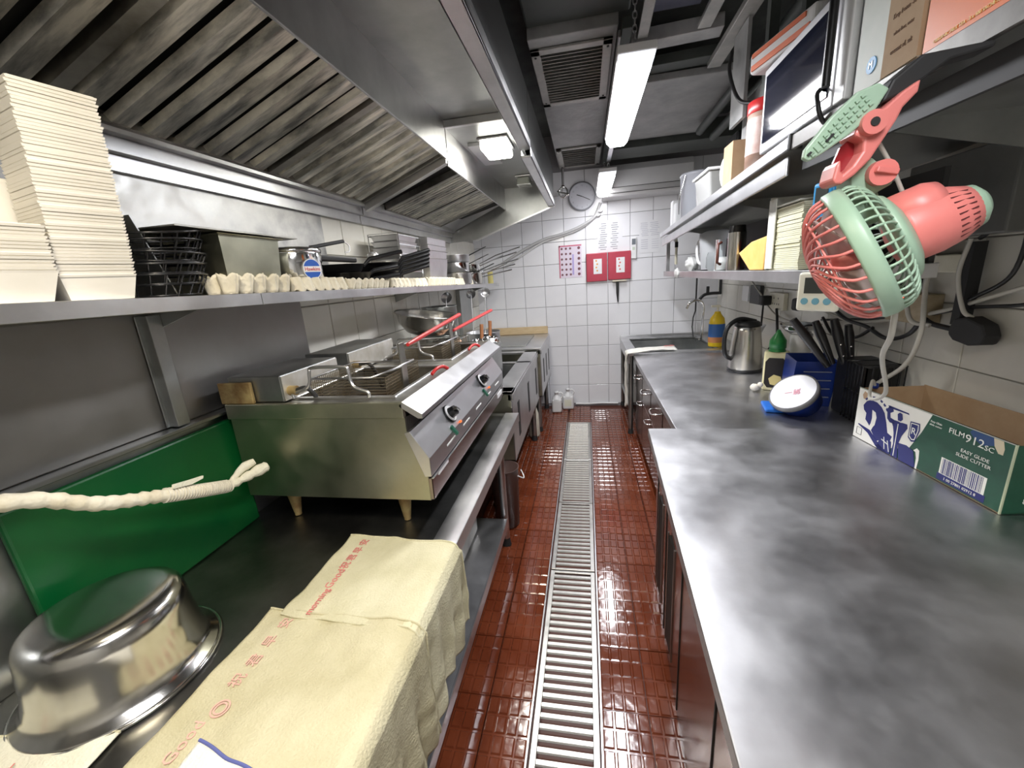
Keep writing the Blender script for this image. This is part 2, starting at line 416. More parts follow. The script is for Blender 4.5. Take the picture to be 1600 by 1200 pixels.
# ------------------------------------------------------------------ ceiling ducts and lamps
t = thing('air_duct', 'broad grey ventilation duct above the aisle carrying two grilles', 'duct', (-.05, 3.6, 2.6))
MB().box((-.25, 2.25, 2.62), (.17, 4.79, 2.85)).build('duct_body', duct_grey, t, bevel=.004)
def vent(y0, y1, x0, x1, label, n):
    t = thing('air_vent', label, 'air vent', ((x0+x1)/2, (y0+y1)/2, 2.59), group='louvred vents in the duct')
    z = 2.618; f = .045
    MB().box((x0, y0, z-.012), (x0+f, y1, z)).box((x1-f, y0, z-.012), (x1, y1, z)).box((x0, y0, z-.012), (x1, y0+f, z)).box((x0, y1-f, z-.012), (x1, y1, z)).build('vent_frame', strut_m, t, bevel=.002, seg=1)
    MB().box((x0+f, y0+f, z-.002), (x1-f, y1-f, z)).build('backing', black_rub, t)
    for k in range(n):
        y = y0+f+(k+.5)*(y1-y0-2*f)/n
        MB().bar((x0+f, y, z-.010), (x1-f, y, z-.010), .017, .003, (0, .85, -.5)).build('louvre', strut_m, t)
    b = MB()
    for x in (x0+.02, x1-.02):
        for y in (y0+.06, y1-.06): b.cyl((x, y, z-.015), (x, y, z-.010), .006, n=8)
    b.build('screws', black_rub, t)['kind'] = 'stuff'
vent(2.33, 3.03, -.245, .15, 'large louvred air vent in the ceiling duct beside the near lamp', 17)
vent(4.02, 4.70, -.235, .16, 'small louvred air vent above the wall clock', 9)
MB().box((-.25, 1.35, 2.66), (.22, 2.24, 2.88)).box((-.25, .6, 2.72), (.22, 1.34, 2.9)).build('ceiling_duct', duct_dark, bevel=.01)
tag(bpy.data.objects['ceiling_duct'], 'dark green grey duct overhead at the top of the view', 'duct')
0 and tag(MB().tube([(-.20, 1.6, 2.6), (-.20, 2.2, 2.62), (-.23, 3.6, 2.6), (-.23, 4.7, 2.6)], .02, 10).build('pipe', duct_dark), 'dark pipe running along the outer edge of the hood', 'pipe')
def strut(p0, p1, wd, ht, label, m=strut_m):
    return tag(MB().bar(p0, p1, wd, ht).build('metal_strut', m, bevel=.002, seg=1), label, 'metal strut', 'struts under the ceiling')
strut((.205, 2.2, 2.60), (.205, 4.6, 2.60), .045, .045, 'long grey metal channel carrying the fluorescent lamps', duct_dark)
strut((.175, 2.25, 2.585), (.175, 3.75, 2.585), .012, .03, 'thin bright metal trim beside the large vent', steel)
strut((.72, 1.3, 2.60), (.715, 2.76, 2.60), .07, .03, 'right hand grey perforated strut sloping away under the ceiling')
strut((.59, 1.2, 2.635), (.575, 2.42, 2.635), .06, .02, 'short grey strut beside the right hand strut, higher up')
strut((.25, 2.52, 2.66), (.675, 2.49, 2.66), .10, .06, 'cross strut joining the two grey struts', duct_grey)
strut((.25, 2.80, 2.655), (.86, 2.76, 2.655), .10, .05, 'wide dark cross beam above the near lamp', duct_dark)
strut((.28, 1.5, 2.66), (.30, 2.46, 2.66), .05, .03, 'left strut of the small ceiling frame')
tag(MB().box((.25, 2.87, 2.60), (.95, 3.98, 2.64)).build('ceiling_panel', duct_grey, bevel=.004), 'plain grey galvanised panel right of the near lamp', 'panel')
tag(MB().box((.30, 1.5, 2.74), (.56, 2.45, 2.78)).build('ceiling_panel', mat('blue_grey_panel', (.16, .17, .24), .5, .3, (.24, .25, .32), 5)), 'bluish grey panel inside the small ceiling frame', 'panel')
tag(MB().box((.25, 4.0, 2.55), (1.38, 4.35, 2.70)).build('ceiling_beam', duct_dark, bevel=.004), 'dark beam in front of the air conditioner', 'beam')
tag(MB().tube([(.9, 1.0, 2.55), (.9, 3.78, 2.55)], .03).tube([(1.0, 1.0, 2.5), (1.0, 3.78, 2.5)], .03).build('overhead_pipe', duct_dark), 'pair of dark pipes high up above the right shelf', 'pipe')
# hanging metal plates and posts right of lamp
tag(MB().box((.725, 2.28, 2.19), (.74, 2.46, 2.58)).build('hanging_plate', duct_grey), 'grey slotted steel plate hanging above the jar with the red lid', 'steel plate')
tag(MB().box((.78, 2.2, 2.05), (.80, 2.45, 2.30)).build('junction_box', duct_grey, bevel=.004), 'flat grey junction plate beside the hanging steel plate', 'junction box')
for i, (x, y) in enumerate([(.74, 2.05), (.80, 1.9), (.86, 1.98)]):
    tag(MB().bar((x, y, 1.9), (x, y, 2.9), .035, .035, (0, 1, 0)).build('vertical_post', duct_dark), ['left', 'middle', 'right'][i]+' one of three dark vertical posts behind the microwave', 'post', 'dark posts behind the microwave')
tag(MB().tube(curve_pts([(.70, 2.4, 2.50), (.68, 2.35, 2.4), (.70, 2.25, 2.25), (.76, 2.15, 2.2)]), .008).build('cable', cable_b), 'loose black cable looping beside the hanging steel plate', 'cable')

def batten(x, y0, y1, z, label, grp='fluorescent lamps over the aisle'):
    t = thing('fluorescent_lamp', label, 'lamp', (x, (y0+y1)/2, z), group=grp)
    poly = [(-.068, .035), (-.062, .010), (-.040, -.012), (.040, -.012), (.062, .010), (.068, .035)]
    MB().extr(poly, lambda u, v, w_: (x+u, w_, z+v), y0+.06, y1).build('diffuser', lamp_em, t, bevel=.004)
    MB().extr(poly, lambda u, v, w_: (x+u, w_, z+v), y0, y0+.06).build('clear_end', mat('clear_end', (.80, .82, .90), .1, emit=1.2), t, bevel=.004)
    MB().box((x-.072, y0-.005, z+.035), (x+.072, y1+.005, z+.065)).build('housing', white_pl, t, bevel=.004)
    for s in (-.028, .028):
        MB().cyl((x+s, y0+.002, z+.012), (x+s, y0+.059, z+.012), .014, n=12).build('tube_end', mat('tube_end', (.35, .36, .42), .4), t)
    return t
batten(.205, 1.83, 2.86, 2.29, 'large lit fluorescent lamp in a clear cover, nearer of the two')
batten(.195, 3.72, 4.60, 2.29, 'small looking lit fluorescent lamp in front of the air conditioner')
batten(.205, -.65, .35, 2.29, 'lit fluorescent lamp above and behind the camera')
area('lamp_light', (.205, 2.35, 2.265), .13, .95, 18, (.93, .95, 1))
area('lamp_light', (.195, 4.10, 2.265), .13, .75, 5, (.93, .95, 1))
area('lamp_light', (.205, -.15, 2.265), .13, .95, 15, (.97, .97, 1))
for y0, y1, z1 in ((1.9, 1.9, 2.62), (2.8, 2.8, 2.6), (3.78, 3.78, 2.6), (4.5, 4.5, 2.6)):
    b = MB()
    n = int((z1-2.355)/.022)
    for k in range(n):
        z = 2.355+.011+k*.022
        r = [(.203+.008*math.cos(a)*(k % 2), y0+.008*math.cos(a)*((k+1) % 2), z+.014*math.sin(a)) for a in [i*PI/4 for i in range(8)]]
        b.tube(r, .0022, 5, closed=True)
    tag(b.build('lamp_chain', steel), {1.9: 'chain at the near end of the near lamp', 2.8: 'chain at the far end of the near lamp', 3.78: 'chain at the near end of the far lamp', 4.5: 'chain at the far end of the far lamp'}[y0], 'chain')
tag(MB().bar((.20, 2.9, 2.40), (.20, 3.7, 2.40), .03, .012).build('lamp_rail', steel), 'perforated steel rail between the two fluorescent lamps', 'rail')

# ------------------------------------------------------------------ left: prep table
t = thing('prep_table', 'long stainless prep table on the left carrying the fryer, with a shelf underneath', 'table', (-.83, .8, 0))
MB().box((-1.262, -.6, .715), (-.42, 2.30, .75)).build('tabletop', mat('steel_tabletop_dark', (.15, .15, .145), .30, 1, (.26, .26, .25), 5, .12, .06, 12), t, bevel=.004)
MB().box((-.50, -.6, .7505), (-.418, 2.30, .7525)).box((-.421, -.6, .70), (-.417, 2.30, .7525)).build('front_edge', steel, t, bevel=.001, seg=1)
MB().box((-1.262, -.6, .75), (-1.245, 2.3, 1.165)).box((-1.262, -.6, 1.165), (-1.215, 2.3, 1.177)).build('backsplash', steel_dark, t, bevel=.002, seg=1)
MB().box((-1.20, -.6, .175), (-.475, 2.02, .20)).box((-.480, -.6, .15), (-.473, 2.02, .205)).build('undershelf', steel, t, bevel=.002, seg=1)
for x, y in ((-.50, 2.06), (-1.2, 2.06), (-.50, -.4), (-1.2, -.4)):
    l = MB().cyl((x, y, .05), (x, y, .715), .022, n=16).build('leg', steel, t)
    MB().cyl((x, y, 0), (x, y, .05), .028, .020, n=16).build('foot', black_rub, l)
# wall panel and shelf upright
t = thing('wall_cladding', 'dull stainless sheet cladding the wall behind the prep table', 'wall panel', (XL, .5, 1.17))
MB().box((XL, -.6, 1.18), (XL+.010, 1.655, 1.52)).build('lower_sheet', steel_panel, t)
MB().box((XL, -.6, 1.56), (XL+.010, 1.92, 1.94)).build('upper_sheet', mat('steel_scratched', (.30, .30, .29), .40, 1, (.46, .45, .43), 14, .12, .08, 30), t)
tag(MB().box((XL+.012, .96, 1.18), (XL+.045, 1.00, 1.515)).box((XL+.012, .95, 1.18), (XL+.016, 1.01, 1.515)).build('shelf_upright', steel_dark, bevel=.002), 'vertical steel upright under the wall shelf near the green board', 'upright')
tag(MB().box((XL+.012, 3.92, .9), (XL+.05, 4.3, 1.46)).build('steel_side_panel', steel_dark), 'dark steel panel below the far end of the left wall shelf', 'panel')

# green board
t = thing('chopping_board', 'large green chopping board leaning upright against the wall', 'chopping board', (-1.23, .85, .75))
MB().box((-.5*.60, -.010, 0), (.5*.60, .010, .392)).build('board', green_bd, t, local=True, bevel=.006)
t.matrix_world = Matrix.Translation((-1.222, .845, .7505)) @ Matrix.Rotation(PI/2, 4, 'Z') @ Matrix.Rotation(math.radians(-1.5), 4, 'X')

# wrapped pipe
def wrap_pipe():
    t = thing('wrapped_pipe', 'pipe wrapped in off-white tape crossing in front of the green board', 'pipe', (-1.13, .7, 1.05))
    path = curve_pts([(-1.16, .26, 1.24), (-1.15, .53, 1.185), (-1.13, .66, 1.105), (-1.115, .78, 1.055), (-1.105, .88, 1.015), (-1.10, .96, .985)], 14)
    rr = [.017+.0022*math.sin(i*1.9)+.0012*random.uniform(-1, 1) for i in range(len(path))]
    MB().tube(path, rr, 14).build('taped_pipe', mat('off_white_tape', (.74, .70, .58), .75, 0, (.58, .50, .34), 18, 0, .4, 60, lo=.45, hi=.8), t)
    b = MB()
    for k in range(26):
        i = len(path)-28+k
        p = path[max(i, 1)]; q = path[max(i-1, 0)]; d = (p-q).normalized()
        b.tube([p-d*.001, p+d*.001], [.0205, .0205], 12)
    b.build('corrugation', mat('hose_white', (.76, .72, .62), .6), t)['kind'] = 'stuff'
    MB().tube(curve_pts([(-1.10, .95, .985), (-1.085, .99, .99), (-1.06, 1.03, 1.0), (-1.045, 1.06, 1.005)], 6), [.012, .014, .010, .012, .015, .012, .010, .013, .015, .016, .013, .016, .018, .019, .018, .017, .016, .017, .012], 10).build('cloth_knot', cloth_s, t)
    MB().tube(curve_pts([(-1.10, .97, .995), (-1.09, 1.01, 1.02), (-1.07, 1.04, 1.03)], 5), [.008, .010, .009, .011, .012, .013, .015, .014, .013, .012, .010], 10).build('cloth_knot', cloth_s, t)
    MB().extr([(0, 0), (.05, .006), (.085, .020), (.088, .028), (.05, .020), (.004, .012)], lambda u, v, w_: (-1.103+w_, .80+u, 1.065+v-.4*u), 0, .006).build('loose_tape_end', cloth_s, t)
wrap_pipe()

# upside down basin
t = thing('basin', 'large dented steel mixing basin turned upside down on the table beside the green board', 'basin', (-1.040, .552, .7515))
prof = [(0, .177), (.03, .1775), (.07, .1778), (.108, .1775), (.118, .175), (.127, .170), (.134, .160), (.138, .135), (.141, .10), (.146, .06), (.152, .032), (.160, .018), (.172, .010), (.177, .004), (.174, .001)]
MB().lathe(prof, n=56).build('shell', steel_shiny, t, local=True, solid=.0025)
MB().lathe([(.178, .0), (.182, .004), (.178, .008), (.174, .004), (.178, 0)], n=56).build('rolled_rim', steel_shiny, t, local=True)

# cloths lying on the table, hanging over the front edge
def drape(name, label, x_left, x_edge, y0a, y0b, y1a, y1b, drop, m, seed, z0=.757, amp=.004, hem=None, group=None, hang_amp=.012, dropb=None):
    """v: 0 at left on the table -> edge -> hanging; u along y. a = left side, b = front edge"""
    t = thing(name, label, 'cloth', ((x_left+x_edge)/2, (y0a+y1b)/2, .753), group=group)
    flat = x_edge-x_left; tot = flat+drop
    r = .014
    def P(u, v, off=0):
        s = v*tot
        dr = 1.0 + (.06*math.sin(u*9+seed))
        ya = y0a+(y1a-y0a)*u; yb = y0b+(y1b-y0b)*u
        k = min(s/flat, 1); y = ya+(yb-ya)*k
        n1 = noise.noise(Vector((s*7+seed, y*7, seed))); n2 = noise.noise(Vector((s*22, y*15+seed, 3.1+seed)))
        edge_w = .008*noise.noise(Vector((s*12, u*3+seed, 9)))
        if s < flat-r:
            x = x_left+s + .010*noise.noise(Vector((y*11, seed, 5)))*(1-k)
            z = z0+amp*(1+n1)+amp*.9*(n2+.6)+amp*1.3*max(0, noise.noise(Vector((s*9-y*6, y*4, seed*2))))*k+off
        elif s < flat+r:
            a = (s-flat+r)/(2*r)*PI/2
            x = x_edge-r+r*math.sin(a)*1.2+off*math.sin(a); z = z0+amp*(1+n1)-r+r*math.cos(a)+off*math.cos(a)
        else:
            d = (s-flat-r)*dr*(1 if dropb is None else (1-u)*1+u*dropb/drop)
            fold = math.sin(y*70+seed*2+d*4)*hang_amp*min(1, d*6)*(.6+.6*n1)+hang_amp*.5*n2*min(1, d*5)
            x = x_edge+.004+off+max(-.012, fold)+.010; z = z0-r-d
            y += .012*math.sin(d*9+seed)*min(1, d*4)
        return (x, y+edge_w, z)
    MB().grid(lambda u, v: P(u, v), 60, 110).build('fabric', m, t, solid=.003)
    for u_ in (0.005, .995):
        MB().tube([P(u_, k/90, .002) for k in range(91)], .0028, 6).build('hem', hem or m, t)
    return t, P
c1, P1 = drape('dish_cloth', 'cream dish cloth with clean red lettering, farthest of the cloths on the table', -.775, -.413, .715, .715, 1.045, 1.035, .30, cloth_m, 1.3, z0=.760, dropb=.28)
c2, P2 = drape('dish_cloth', 'cream dish cloth with faded smudged red lettering in the middle of the row', -.815, -.411, .36, .30, .735, .735, .34, mat('cream_cloth_dull', (.54, .49, .31), .9, 0, (.66, .61, .42), 7, 0, .3, 180, spec=.2), 4.1, z0=.755, amp=.006)
c3, P3 = drape('dish_cloth', 'white dish cloth with a blue stitched hem nearest the camera on the table', -.70, -.40, .10, .05, .43, .365, .30, cloth_w, 7.7, z0=.774, amp=.004, hem=blue_hem)
def flatcloth():
    t = thing('dish_cloth', 'cream cloth corner lying below the upturned basin at the lower left', 'cloth', (-.98, .36, .753))
    def P(u, v):
        x = -1.20+.33*u-.03*v; y = .22+.16*v+.055*u*v
        return (x, y, .757+.004*noise.noise(Vector((x*20, y*20, 2)))+.012*(v > .9)*0)
    MB().grid(P, 30, 20).build('fabric', cloth_s, t, solid=.003)
    MB().tube([P(k/30, 1) for k in range(31)], .003, 6).build('hem', cloth_m, t)
    M = frame((-1.06, .34, .764), (1, .3, 0), (-.3, 1, 0))
    text('Good', .03, M, red_ink, t, ext=.0002)
flatcloth()
def cloth_text(parent, P, u, v0, v1, m, u_off=0):
    a = Vector(P(u, .2)); 
    return
def ctext(s, size, x, y, parent, z, ang, m=red_ink, sx=1):
    M = Matrix.Translation((x, y, z)) @ Matrix.Rotation(ang, 4, 'Z')
    return text(s, size, M, m, parent, ext=.0018, sx=sx)
# lettering runs along y, read from the left side of the table
def letters(parent, P, items, m):
    for s, size, u, v in items:
        p = Vector(P(u, v)); px = Vector(P(min(u+.05, 1), v)); d = (px-p); 
        zz = max(P(u+du, v+dv)[2] for du in (-.05, 0, .05) for dv in (-.03, 0, .03))
        M = Matrix.Translation((p.x, p.y, zz+.0022)) @ Matrix.Rotation(-PI/2+math.radians(180), 4, 'Z')
        text(s, size, M, m, parent, ext=.0006)
letters(c1, P1, [('\u5b89', .030, .90, .10), ('\u65e9', .030, .79, .10), ('\u541b', .030, .68, .10), ('\u795d', .030, .57, .10), ('Good', .032, .40, .10), ('morning', .026, .16, .11)], red_ink)
fade_ink = mat('very_faded_red_ink', (.76, .46, .38), .9)
letters(c2, P2, [('\u5b89', .032, .90, .10), ('\u65e9', .032, .77, .10), ('\u541b', .032, .64, .10), ('\u795d', .032, .52, .10), ('\u25ce', .045, .38, .12), ('Good', .032, .20, .10)], fade_ink)

# black pot on the undershelf
tag(MB().lathe([(0, 0), (.12, 0), (.14, .02), (.14, .16), (.145, .165), (.135, .165), (.13, .03), (0, .02)], (-.66, 1.10, .206)).build('cooking_pot', black_pl), 'round black pot on the shelf under the prep table, behind the hanging cloth', 'pot')
tag(MB().box((-.95, 1.45, .206), (-.62, 1.9, .30)).build('baking_tray', steel_grimy, bevel=.01), 'grimy steel tray lying on the shelf under the fryer', 'tray')

# ------------------------------------------------------------------ fryer
t = thing('deep_fryer', 'twin-well stainless countertop deep fryer with two black knobs', 'deep fryer', (-.85, 1.7, .7505))
FY0, FY1 = 1.11, 2.28
body = [(-1.195, .862), (-.500, .865), (-.500, 1.018), (-.556, 1.108), (-.556, 1.150), (-1.195, 1.150)]
fx = lambda u, v, w_: (u, w_, v)
MB().extr([(-1.195, .862), (-.51, .865), (-.51, 1.012), (-.562, 1.100), (-.562, 1.15), (-1.195, 1.15)], fx, FY0, FY0+.004).build('side_panel', steel_green, t, bevel=.001, seg=1)
MB().extr([(-1.195, .862), (-.51, .865), (-.51, 1.012), (-.562, 1.100), (-.562, 1.15), (-1.195, 1.15)], fx, FY1-.004, FY1).build('side_panel', steel_green, t)
MB().box((-1.19, FY0+.005, .866), (-.52, FY1-.005, .875)).box((-1.19, FY0+.005, .875), (-1.185, FY1-.005, 1.15)).build('shell', steel_dark, t)
MB().extr([(-.520, .95), (-.496, .952), (-.496, 1.016), (-.552, 1.106), (-.57, 1.100)], fx, FY0-.003, FY1+.003).build('control_panel', mat('steel_light_panel', (.60, .60, .62), .33, 1, (.70, .70, .72), 4, .08), t, bevel=.0015, seg=1)
MB().box((-.512, FY0, .868), (-.498, FY1, .944)).build('lower_panel', steel_brown, t, bevel=.002, seg=1)
MB().box((-.53, FY0+.004, .94), (-.515, FY1-.004, .956)).build('dark_gap', black_rub, t)
MB().box((-.499, FY0, .9435), (-.492, FY1, .947)).build('panel_lip', steel, t)
MB().box((-.57, FY0+.005, 1.10), (-.56, FY1-.005, 1.15)).build('recess', mat('recess_dark', (.06, .055, .05), .5, .6), t)
MB().box((-.498, FY0+.05, .930), (-.493, FY0+.15, .942)).build('badge', white_pl, t, bevel=.002)
MB().box((-.498, FY1-.18, .905), (-.491, FY1-.07, .93)).build('badge', white_pl, t, bevel=.002)
for k in range(5):
    y = FY0+.16+k*.20
    MB().box((-.4965, y, .985), (-.4945, y+.09, .991)).build('vent_slot', mat('slot_light', (.75, .75, .73), .5), t)
# rim and top plate with two wells
def ringrect(b, x0, x1, y0, y1, X0, X1, Y0, Y1, z0, z1):
    b.box((X0, Y0, z0), (X1, y0, z1)); b.box((X0, y1, z0), (X1, Y1, z1)); b.box((X0, y0, z0), (x0, y1, z1)); b.box((x1, y0, z0), (X1, y1, z1)); return b
b = MB(); W = [(1.165, 1.625), (1.745, 2.205)]
b.box((-1.19, FY0, 1.18), (-.56, W[0][0], 1.20)).box((-1.19, W[0][1], 1.18), (-.56, W[1][0], 1.20)).box((-1.19, W[1][1], 1.18), (-.56, FY1, 1.20))
for a, c in W: b.box((-1.19, a, 1.18), (-.985, c, 1.20)).box((-.615, a, 1.18), (-.56, c, 1.20))
b.build('top_plate', steel_grimy, t)
MB().extr([(-.562, 1.205), (-.500, 1.165), (-.500, 1.150), (-.515, 1.150), (-.575, 1.190)], fx, FY0-.006, FY1+.006).build('front_bevel', mat('steel_light_panel', (.6, .6, .6)), t, bevel=.001, seg=1)
MB().box((-1.20, FY0-.006, 1.150), (-.562, FY0+.012, 1.203)).build('rim', steel_green, t, bevel=.003)
MB().box((-1.20, FY1-.012, 1.150), (-.562, FY1+.006, 1.203)).build('rim', steel_grimy, t, bevel=.003)
for a, c in W:
    tk = MB()
    tk.box((-.985, a, .95), (-.980, c, 1.20)).box((-.62, a, .95), (-.615, c, 1.20)).box((-.985, a, .95), (-.615, a+.005, 1.20)).box((-.985, c-.005, .95), (-.615, c, 1.20)).box((-.985, a, .945), (-.615, c, .95))
    wl_ = tk.build('oil_well', steel_grimy, t)
    MB().box((-.979, a+.006, .951), (-.621, c-.006, 1.10)).build('oil', oil_m, wl_)
    fr = ringrect(MB(), -.975, -.625, a+.01, c-.01, -.992, -.608, a-.008, c+.008, 1.199, 1.207)
    fr.build('well_rim', steel, wl_, bevel=.002, seg=1)
for y in (1.40, 1.895):
    M = frame((-.526, y, 1.062), (0, 1, 0), (.056/.106, 0, -.09/.106)) ; 
    ku = Vector((-.85, 0, -.53)).normalized()
    n_ = Vector((.85, 0, .53)).normalized(); c = Vector((-.522, y, 1.063))
    kd = MB().cyl(c, c+n_*.004, .036, n=28).build('dial_plate', black_pl, t)
    MB().tube([c+n_*.004, c+n_*.006], [.033, .033], 28).build('dial_ring', white_pl, kd)
    kn = MB().cyl(c+n_*.006, c+n_*.030, .022, .019, n=20).build('knob', black_pl, t)
    MB().bar(c+n_*.034+Vector((0, -.018, .010)), c+n_*.034+Vector((0, .018, -.010)), .010, .016, n_).build('grip', black_pl, kn)
    c2_ = c+Vector((.026, .03, -.045)); MB().cyl(c2_, c2_+n_*.008, .005, n=10).build('red_lamp', mat('orange_indicator', (.9, .15, .03), .3, emit=.6), t)
    c3_ = c+Vector((.020, -.055, -.030)); MB().bar(c3_, c3_+Vector((.018, .012, -.035)), .012, .010, n_).build('green_switch', mat('green_switch', (.0, .10, .06), .4), t)
# element heads at the rear
for a, c in ((1.125, 1.44), (1.52, 1.93)):
    bx = MB().box((-1.185, a, 1.203), (-.985, c, 1.292)).build('element_box', steel_dark, t, bevel=.004)
    MB().box((-.9845, a+.004, 1.206), (-.982, c-.004, 1.288)).build('front_plate', mat('steel_pale', (.80, .79, .76), .4, .7, (.60, .57, .50), 12), bx)
    MB().cyl((-.984, a+.03, 1.235), (-.955, a+.03, 1.235), .016, n=14).build('gland', rust, bx)
    MB().tube(curve_pts([(-.957, a+.03, 1.235), (-.92, a+.035, 1.24), (-.90, a+.05, 1.20), (-.90, a+.09, 1.12)], 6), .008, 8).build('element_cable', black_rub, bx)
MB().box((-1.215, FY0+.0, 1.203), (-1.09, FY0+.012, 1.275)).build('corner_bracket', rust, t, bevel=.003)
for x, y in ((-.635, 1.17), (-1.07, 1.17), (-.635, 2.22), (-1.07, 2.22)):
    l = MB().cyl((x, y, .765), (x, y, .860), .013, .026, n=18).build('leg', rust, t)
    MB().cyl((x, y, .7535), (x, y, .765), .012, n=14).build('foot', rust, l)
    MB().box((x-.035, y-.03, .858), (x+.035, y+.03, .862)).build('leg_plate', steel_green, l)
# baskets
def wirebox(b, x0, x1, y0, y1, z0, z1, p, r):
    def L(a, c): b.bar(a, c, r, r)
    n = int((x1-x0)/p)
    for k in range(n+1):
        x = x0+(x1-x0)*k/n
        L((x, y0, z0), (x, y1, z0)); L((x, y0, z0), (x, y0, z1)); L((x, y1, z0), (x, y1, z1))
    n = int((y1-y0)/p)
    for k in range(n+1):
        y = y0+(y1-y0)*k/n
        L((x0, y, z0), (x1, y, z0)); b.bar((x0, y, z0), (x0, y, z1), r, r, (1, 0, 0)); b.bar((x1, y, z0), (x1, y, z1), r, r, (1, 0, 0))
    n = int((z1-z0)/p)
    for k in range(n+1):
        z = z0+(z1-z0)*k/n
        L((x0, y0, z), (x1, y0, z)); L((x0, y1, z), (x1, y1, z)); L((x0, y0, z), (x0, y1, z)); L((x1, y0, z), (x1, y1, z))
    return b
def basket(x0, x1, y0, y1, label, g0, g1):
    t = thing('fryer_basket', label, 'fryer basket', ((x0+x1)/2, (y0+y1)/2, 1.108), group='baskets in the fryer wells')
    m = wirebox(MB(), x0, x1, y0, y1, 1.115, 1.255, .0105, .0017).build('wire_mesh', mesh_m, t); m['kind'] = 'stuff'
    MB().tube([(x0, y0, 1.257), (x1-.05, y0, 1.257), (x1+.01, y0+.06, 1.272), (x1+.01, y1-.06, 1.272), (x1-.05, y1, 1.257), (x0, y1, 1.257)], .004, 8, closed=True).build('rim_wire', steel, t)
    MB().box((x1+.002, (y0+y1)/2-.022, 1.16), (x1+.008, (y0+y1)/2+.022, 1.35)).build('hook_plate', steel_grimy, t, bevel=.001, seg=1)
    h = MB().tube([g0, Vector(g0).lerp(Vector(g1), .12), Vector(g0).lerp(Vector(g1), .55), g1], [.007, .009, .009, .010], 12).build('handle', red_pl, t)
    return t
basket(-.945, -.665, 1.215, 1.49, 'wire fryer basket with a red grip in the near well', (-.655, 1.40, 1.335), (-.645, 2.03, 1.382))
basket(-.925, -.675, 1.80, 2.09, 'wire fryer basket with a red grip in the far well', (-.665, 1.97, 1.310), (-.650, 2.78, 1.338))
def bentwire(y, x0, x1, label):
    t = thing('basket_stand', label, 'wire stand', ((x0+x1)/2, y, 1.208))
    d = .045
    MB().tube(curve_pts([(x0, y, 1.209), (x0, y, 1.225), (x0+.045, y+.005, 1.240), (x0+.06, y+.01, 1.26), (x0+.065, y+.012, 1.295), (x0+.08, y+.013, 1.308), (x1-.08, y+.013, 1.308), (x1-.065, y+.012, 1.295), (x1-.06, y+.01, 1.26), (x1-.045, y+.005, 1.240), (x1, y, 1.225), (x1, y, 1.209)], 5), .0055, 10).build('bent_wire', steel, t)
bentwire(1.148, -.965, -.695, 'bent thick wire handle standing at the near rim of the near well')
bentwire(1.735, -.93, -.70, 'bent thick wire handle standing between the two wells')
for x, y, l in ((-.575, 1.50, 'small red clip on the top plate by the near well'), (-.575, 2.02, 'small red clip on the top plate by the far well')):
    tag(MB().tube(curve_pts([(x-.02, y-.05, 1.208), (x-.01, y-.02, 1.222), (x, y+.02, 1.222), (x+.01, y+.05, 1.208)], 5), .007, 10).build('red_clip', red_pl), l, 'clip')

# ------------------------------------------------------------------ back left steel units
def unit(y0, y1, x1, zt, zb, label, well):
    t = thing('steel_range_unit', label, 'steel unit', (-.85, (y0+y1)/2, 0))
    b = MB()
    if well:
        b.box((-1.25, y0, zt-.02), (x1, y0+.10, zt)).box((-1.25, y1-.06, zt-.02), (x1, y1, zt)).box((-1.25, y0, zt-.02), (-1.08, y1, zt)).box((x1-.12, y0, zt-.02), (x1, y1, zt))
        ym = y0+(y1-y0)*.62
        b.box((-1.25, ym, zt-.02), (x1, ym+.05, zt))
    else: b.box((-1.25, y0, zt-.02), (x1, y1, zt))
    b.build('top', steel, t, bevel=.003)
    if well:
        MB().box((-1.08, y0+.10, zb+.05), (x1-.12, y1-.06, zb+.06)).box((-1.085, y0+.1, zb+.06), (-1.08, y1-.06, zt-.02)).box((x1-.12, y0+.1, zb+.06), (x1-.115, y1-.06, zt-.02)).box((-1.08, ym, zb+.06), (x1-.12, ym+.01, zt-.02)).build('well', steel_dark, t)
    else: MB().box((-1.05, y0+.12, zt), (x1-.16, y1-.14, zt+.012)).build('hotplate', steel_dark, t, bevel=.003)
    MB().box((x1-.012, y0, zb), (x1-.004, y1, zt-.02)).box((x1-.03, y0, zt-.06), (x1+.004, y1, zt-.018)).build('front_panel', steel, t, bevel=.002, seg=1)
    MB().box((-1.25, y0, zb), (x1-.012, y0+.006, zt-.02)).build('side_panel', steel_green, t)
    MB().box((-1.25, y0, zb), (x1-.004, y1, zb+.01)).build('bottom_panel', steel_dark, t)
    for k in range(3):
        y = y0+.22+k*(y1-y0-.40)/2
        MB().box((x1-.006, y-.035, zb+.10), (x1-.002, y+.035, zb+.34)).build('slot_handle', black_rub, t)
    for x, y in ((x1-.06, y0+.12), (x1-.06, y1-.08), (-1.2, y0+.06), (-1.2, y1-.06)):
        l = MB().cyl((x, y, .05), (x, y, zb), .024, n=16).build('leg', steel_dark, t)
        MB().cyl((x, y, 0), (x, y, .05), .030, .022, n=16).build('foot', black_rub, l)
    return t
unit(2.36, 3.74, -.462, .87, .40, 'open steel unit with two sunken wells behind the fryer', True)
unit(3.78, 4.72, -.432, .885, .40, 'flat-topped steel unit against the back wall on the left', False)
tag(MB().box((-1.10, 4.74, .885), (-.45, 4.765, .97)).build('wooden_board', wood_l, bevel=.003), 'light wooden board standing along the back wall on the steel unit', 'board')
tag(MB().box((-1.14, 4.3, .887), (-1.115, 4.73, 1.0)).build('wooden_board', wood_l, bevel=.003), 'short wooden board at right angles to the board on the back wall', 'board')
t = thing('waste_pail', 'narrow brown pail under the near steel unit beside the table leg', 'pail', (-.56, 2.44, 0))
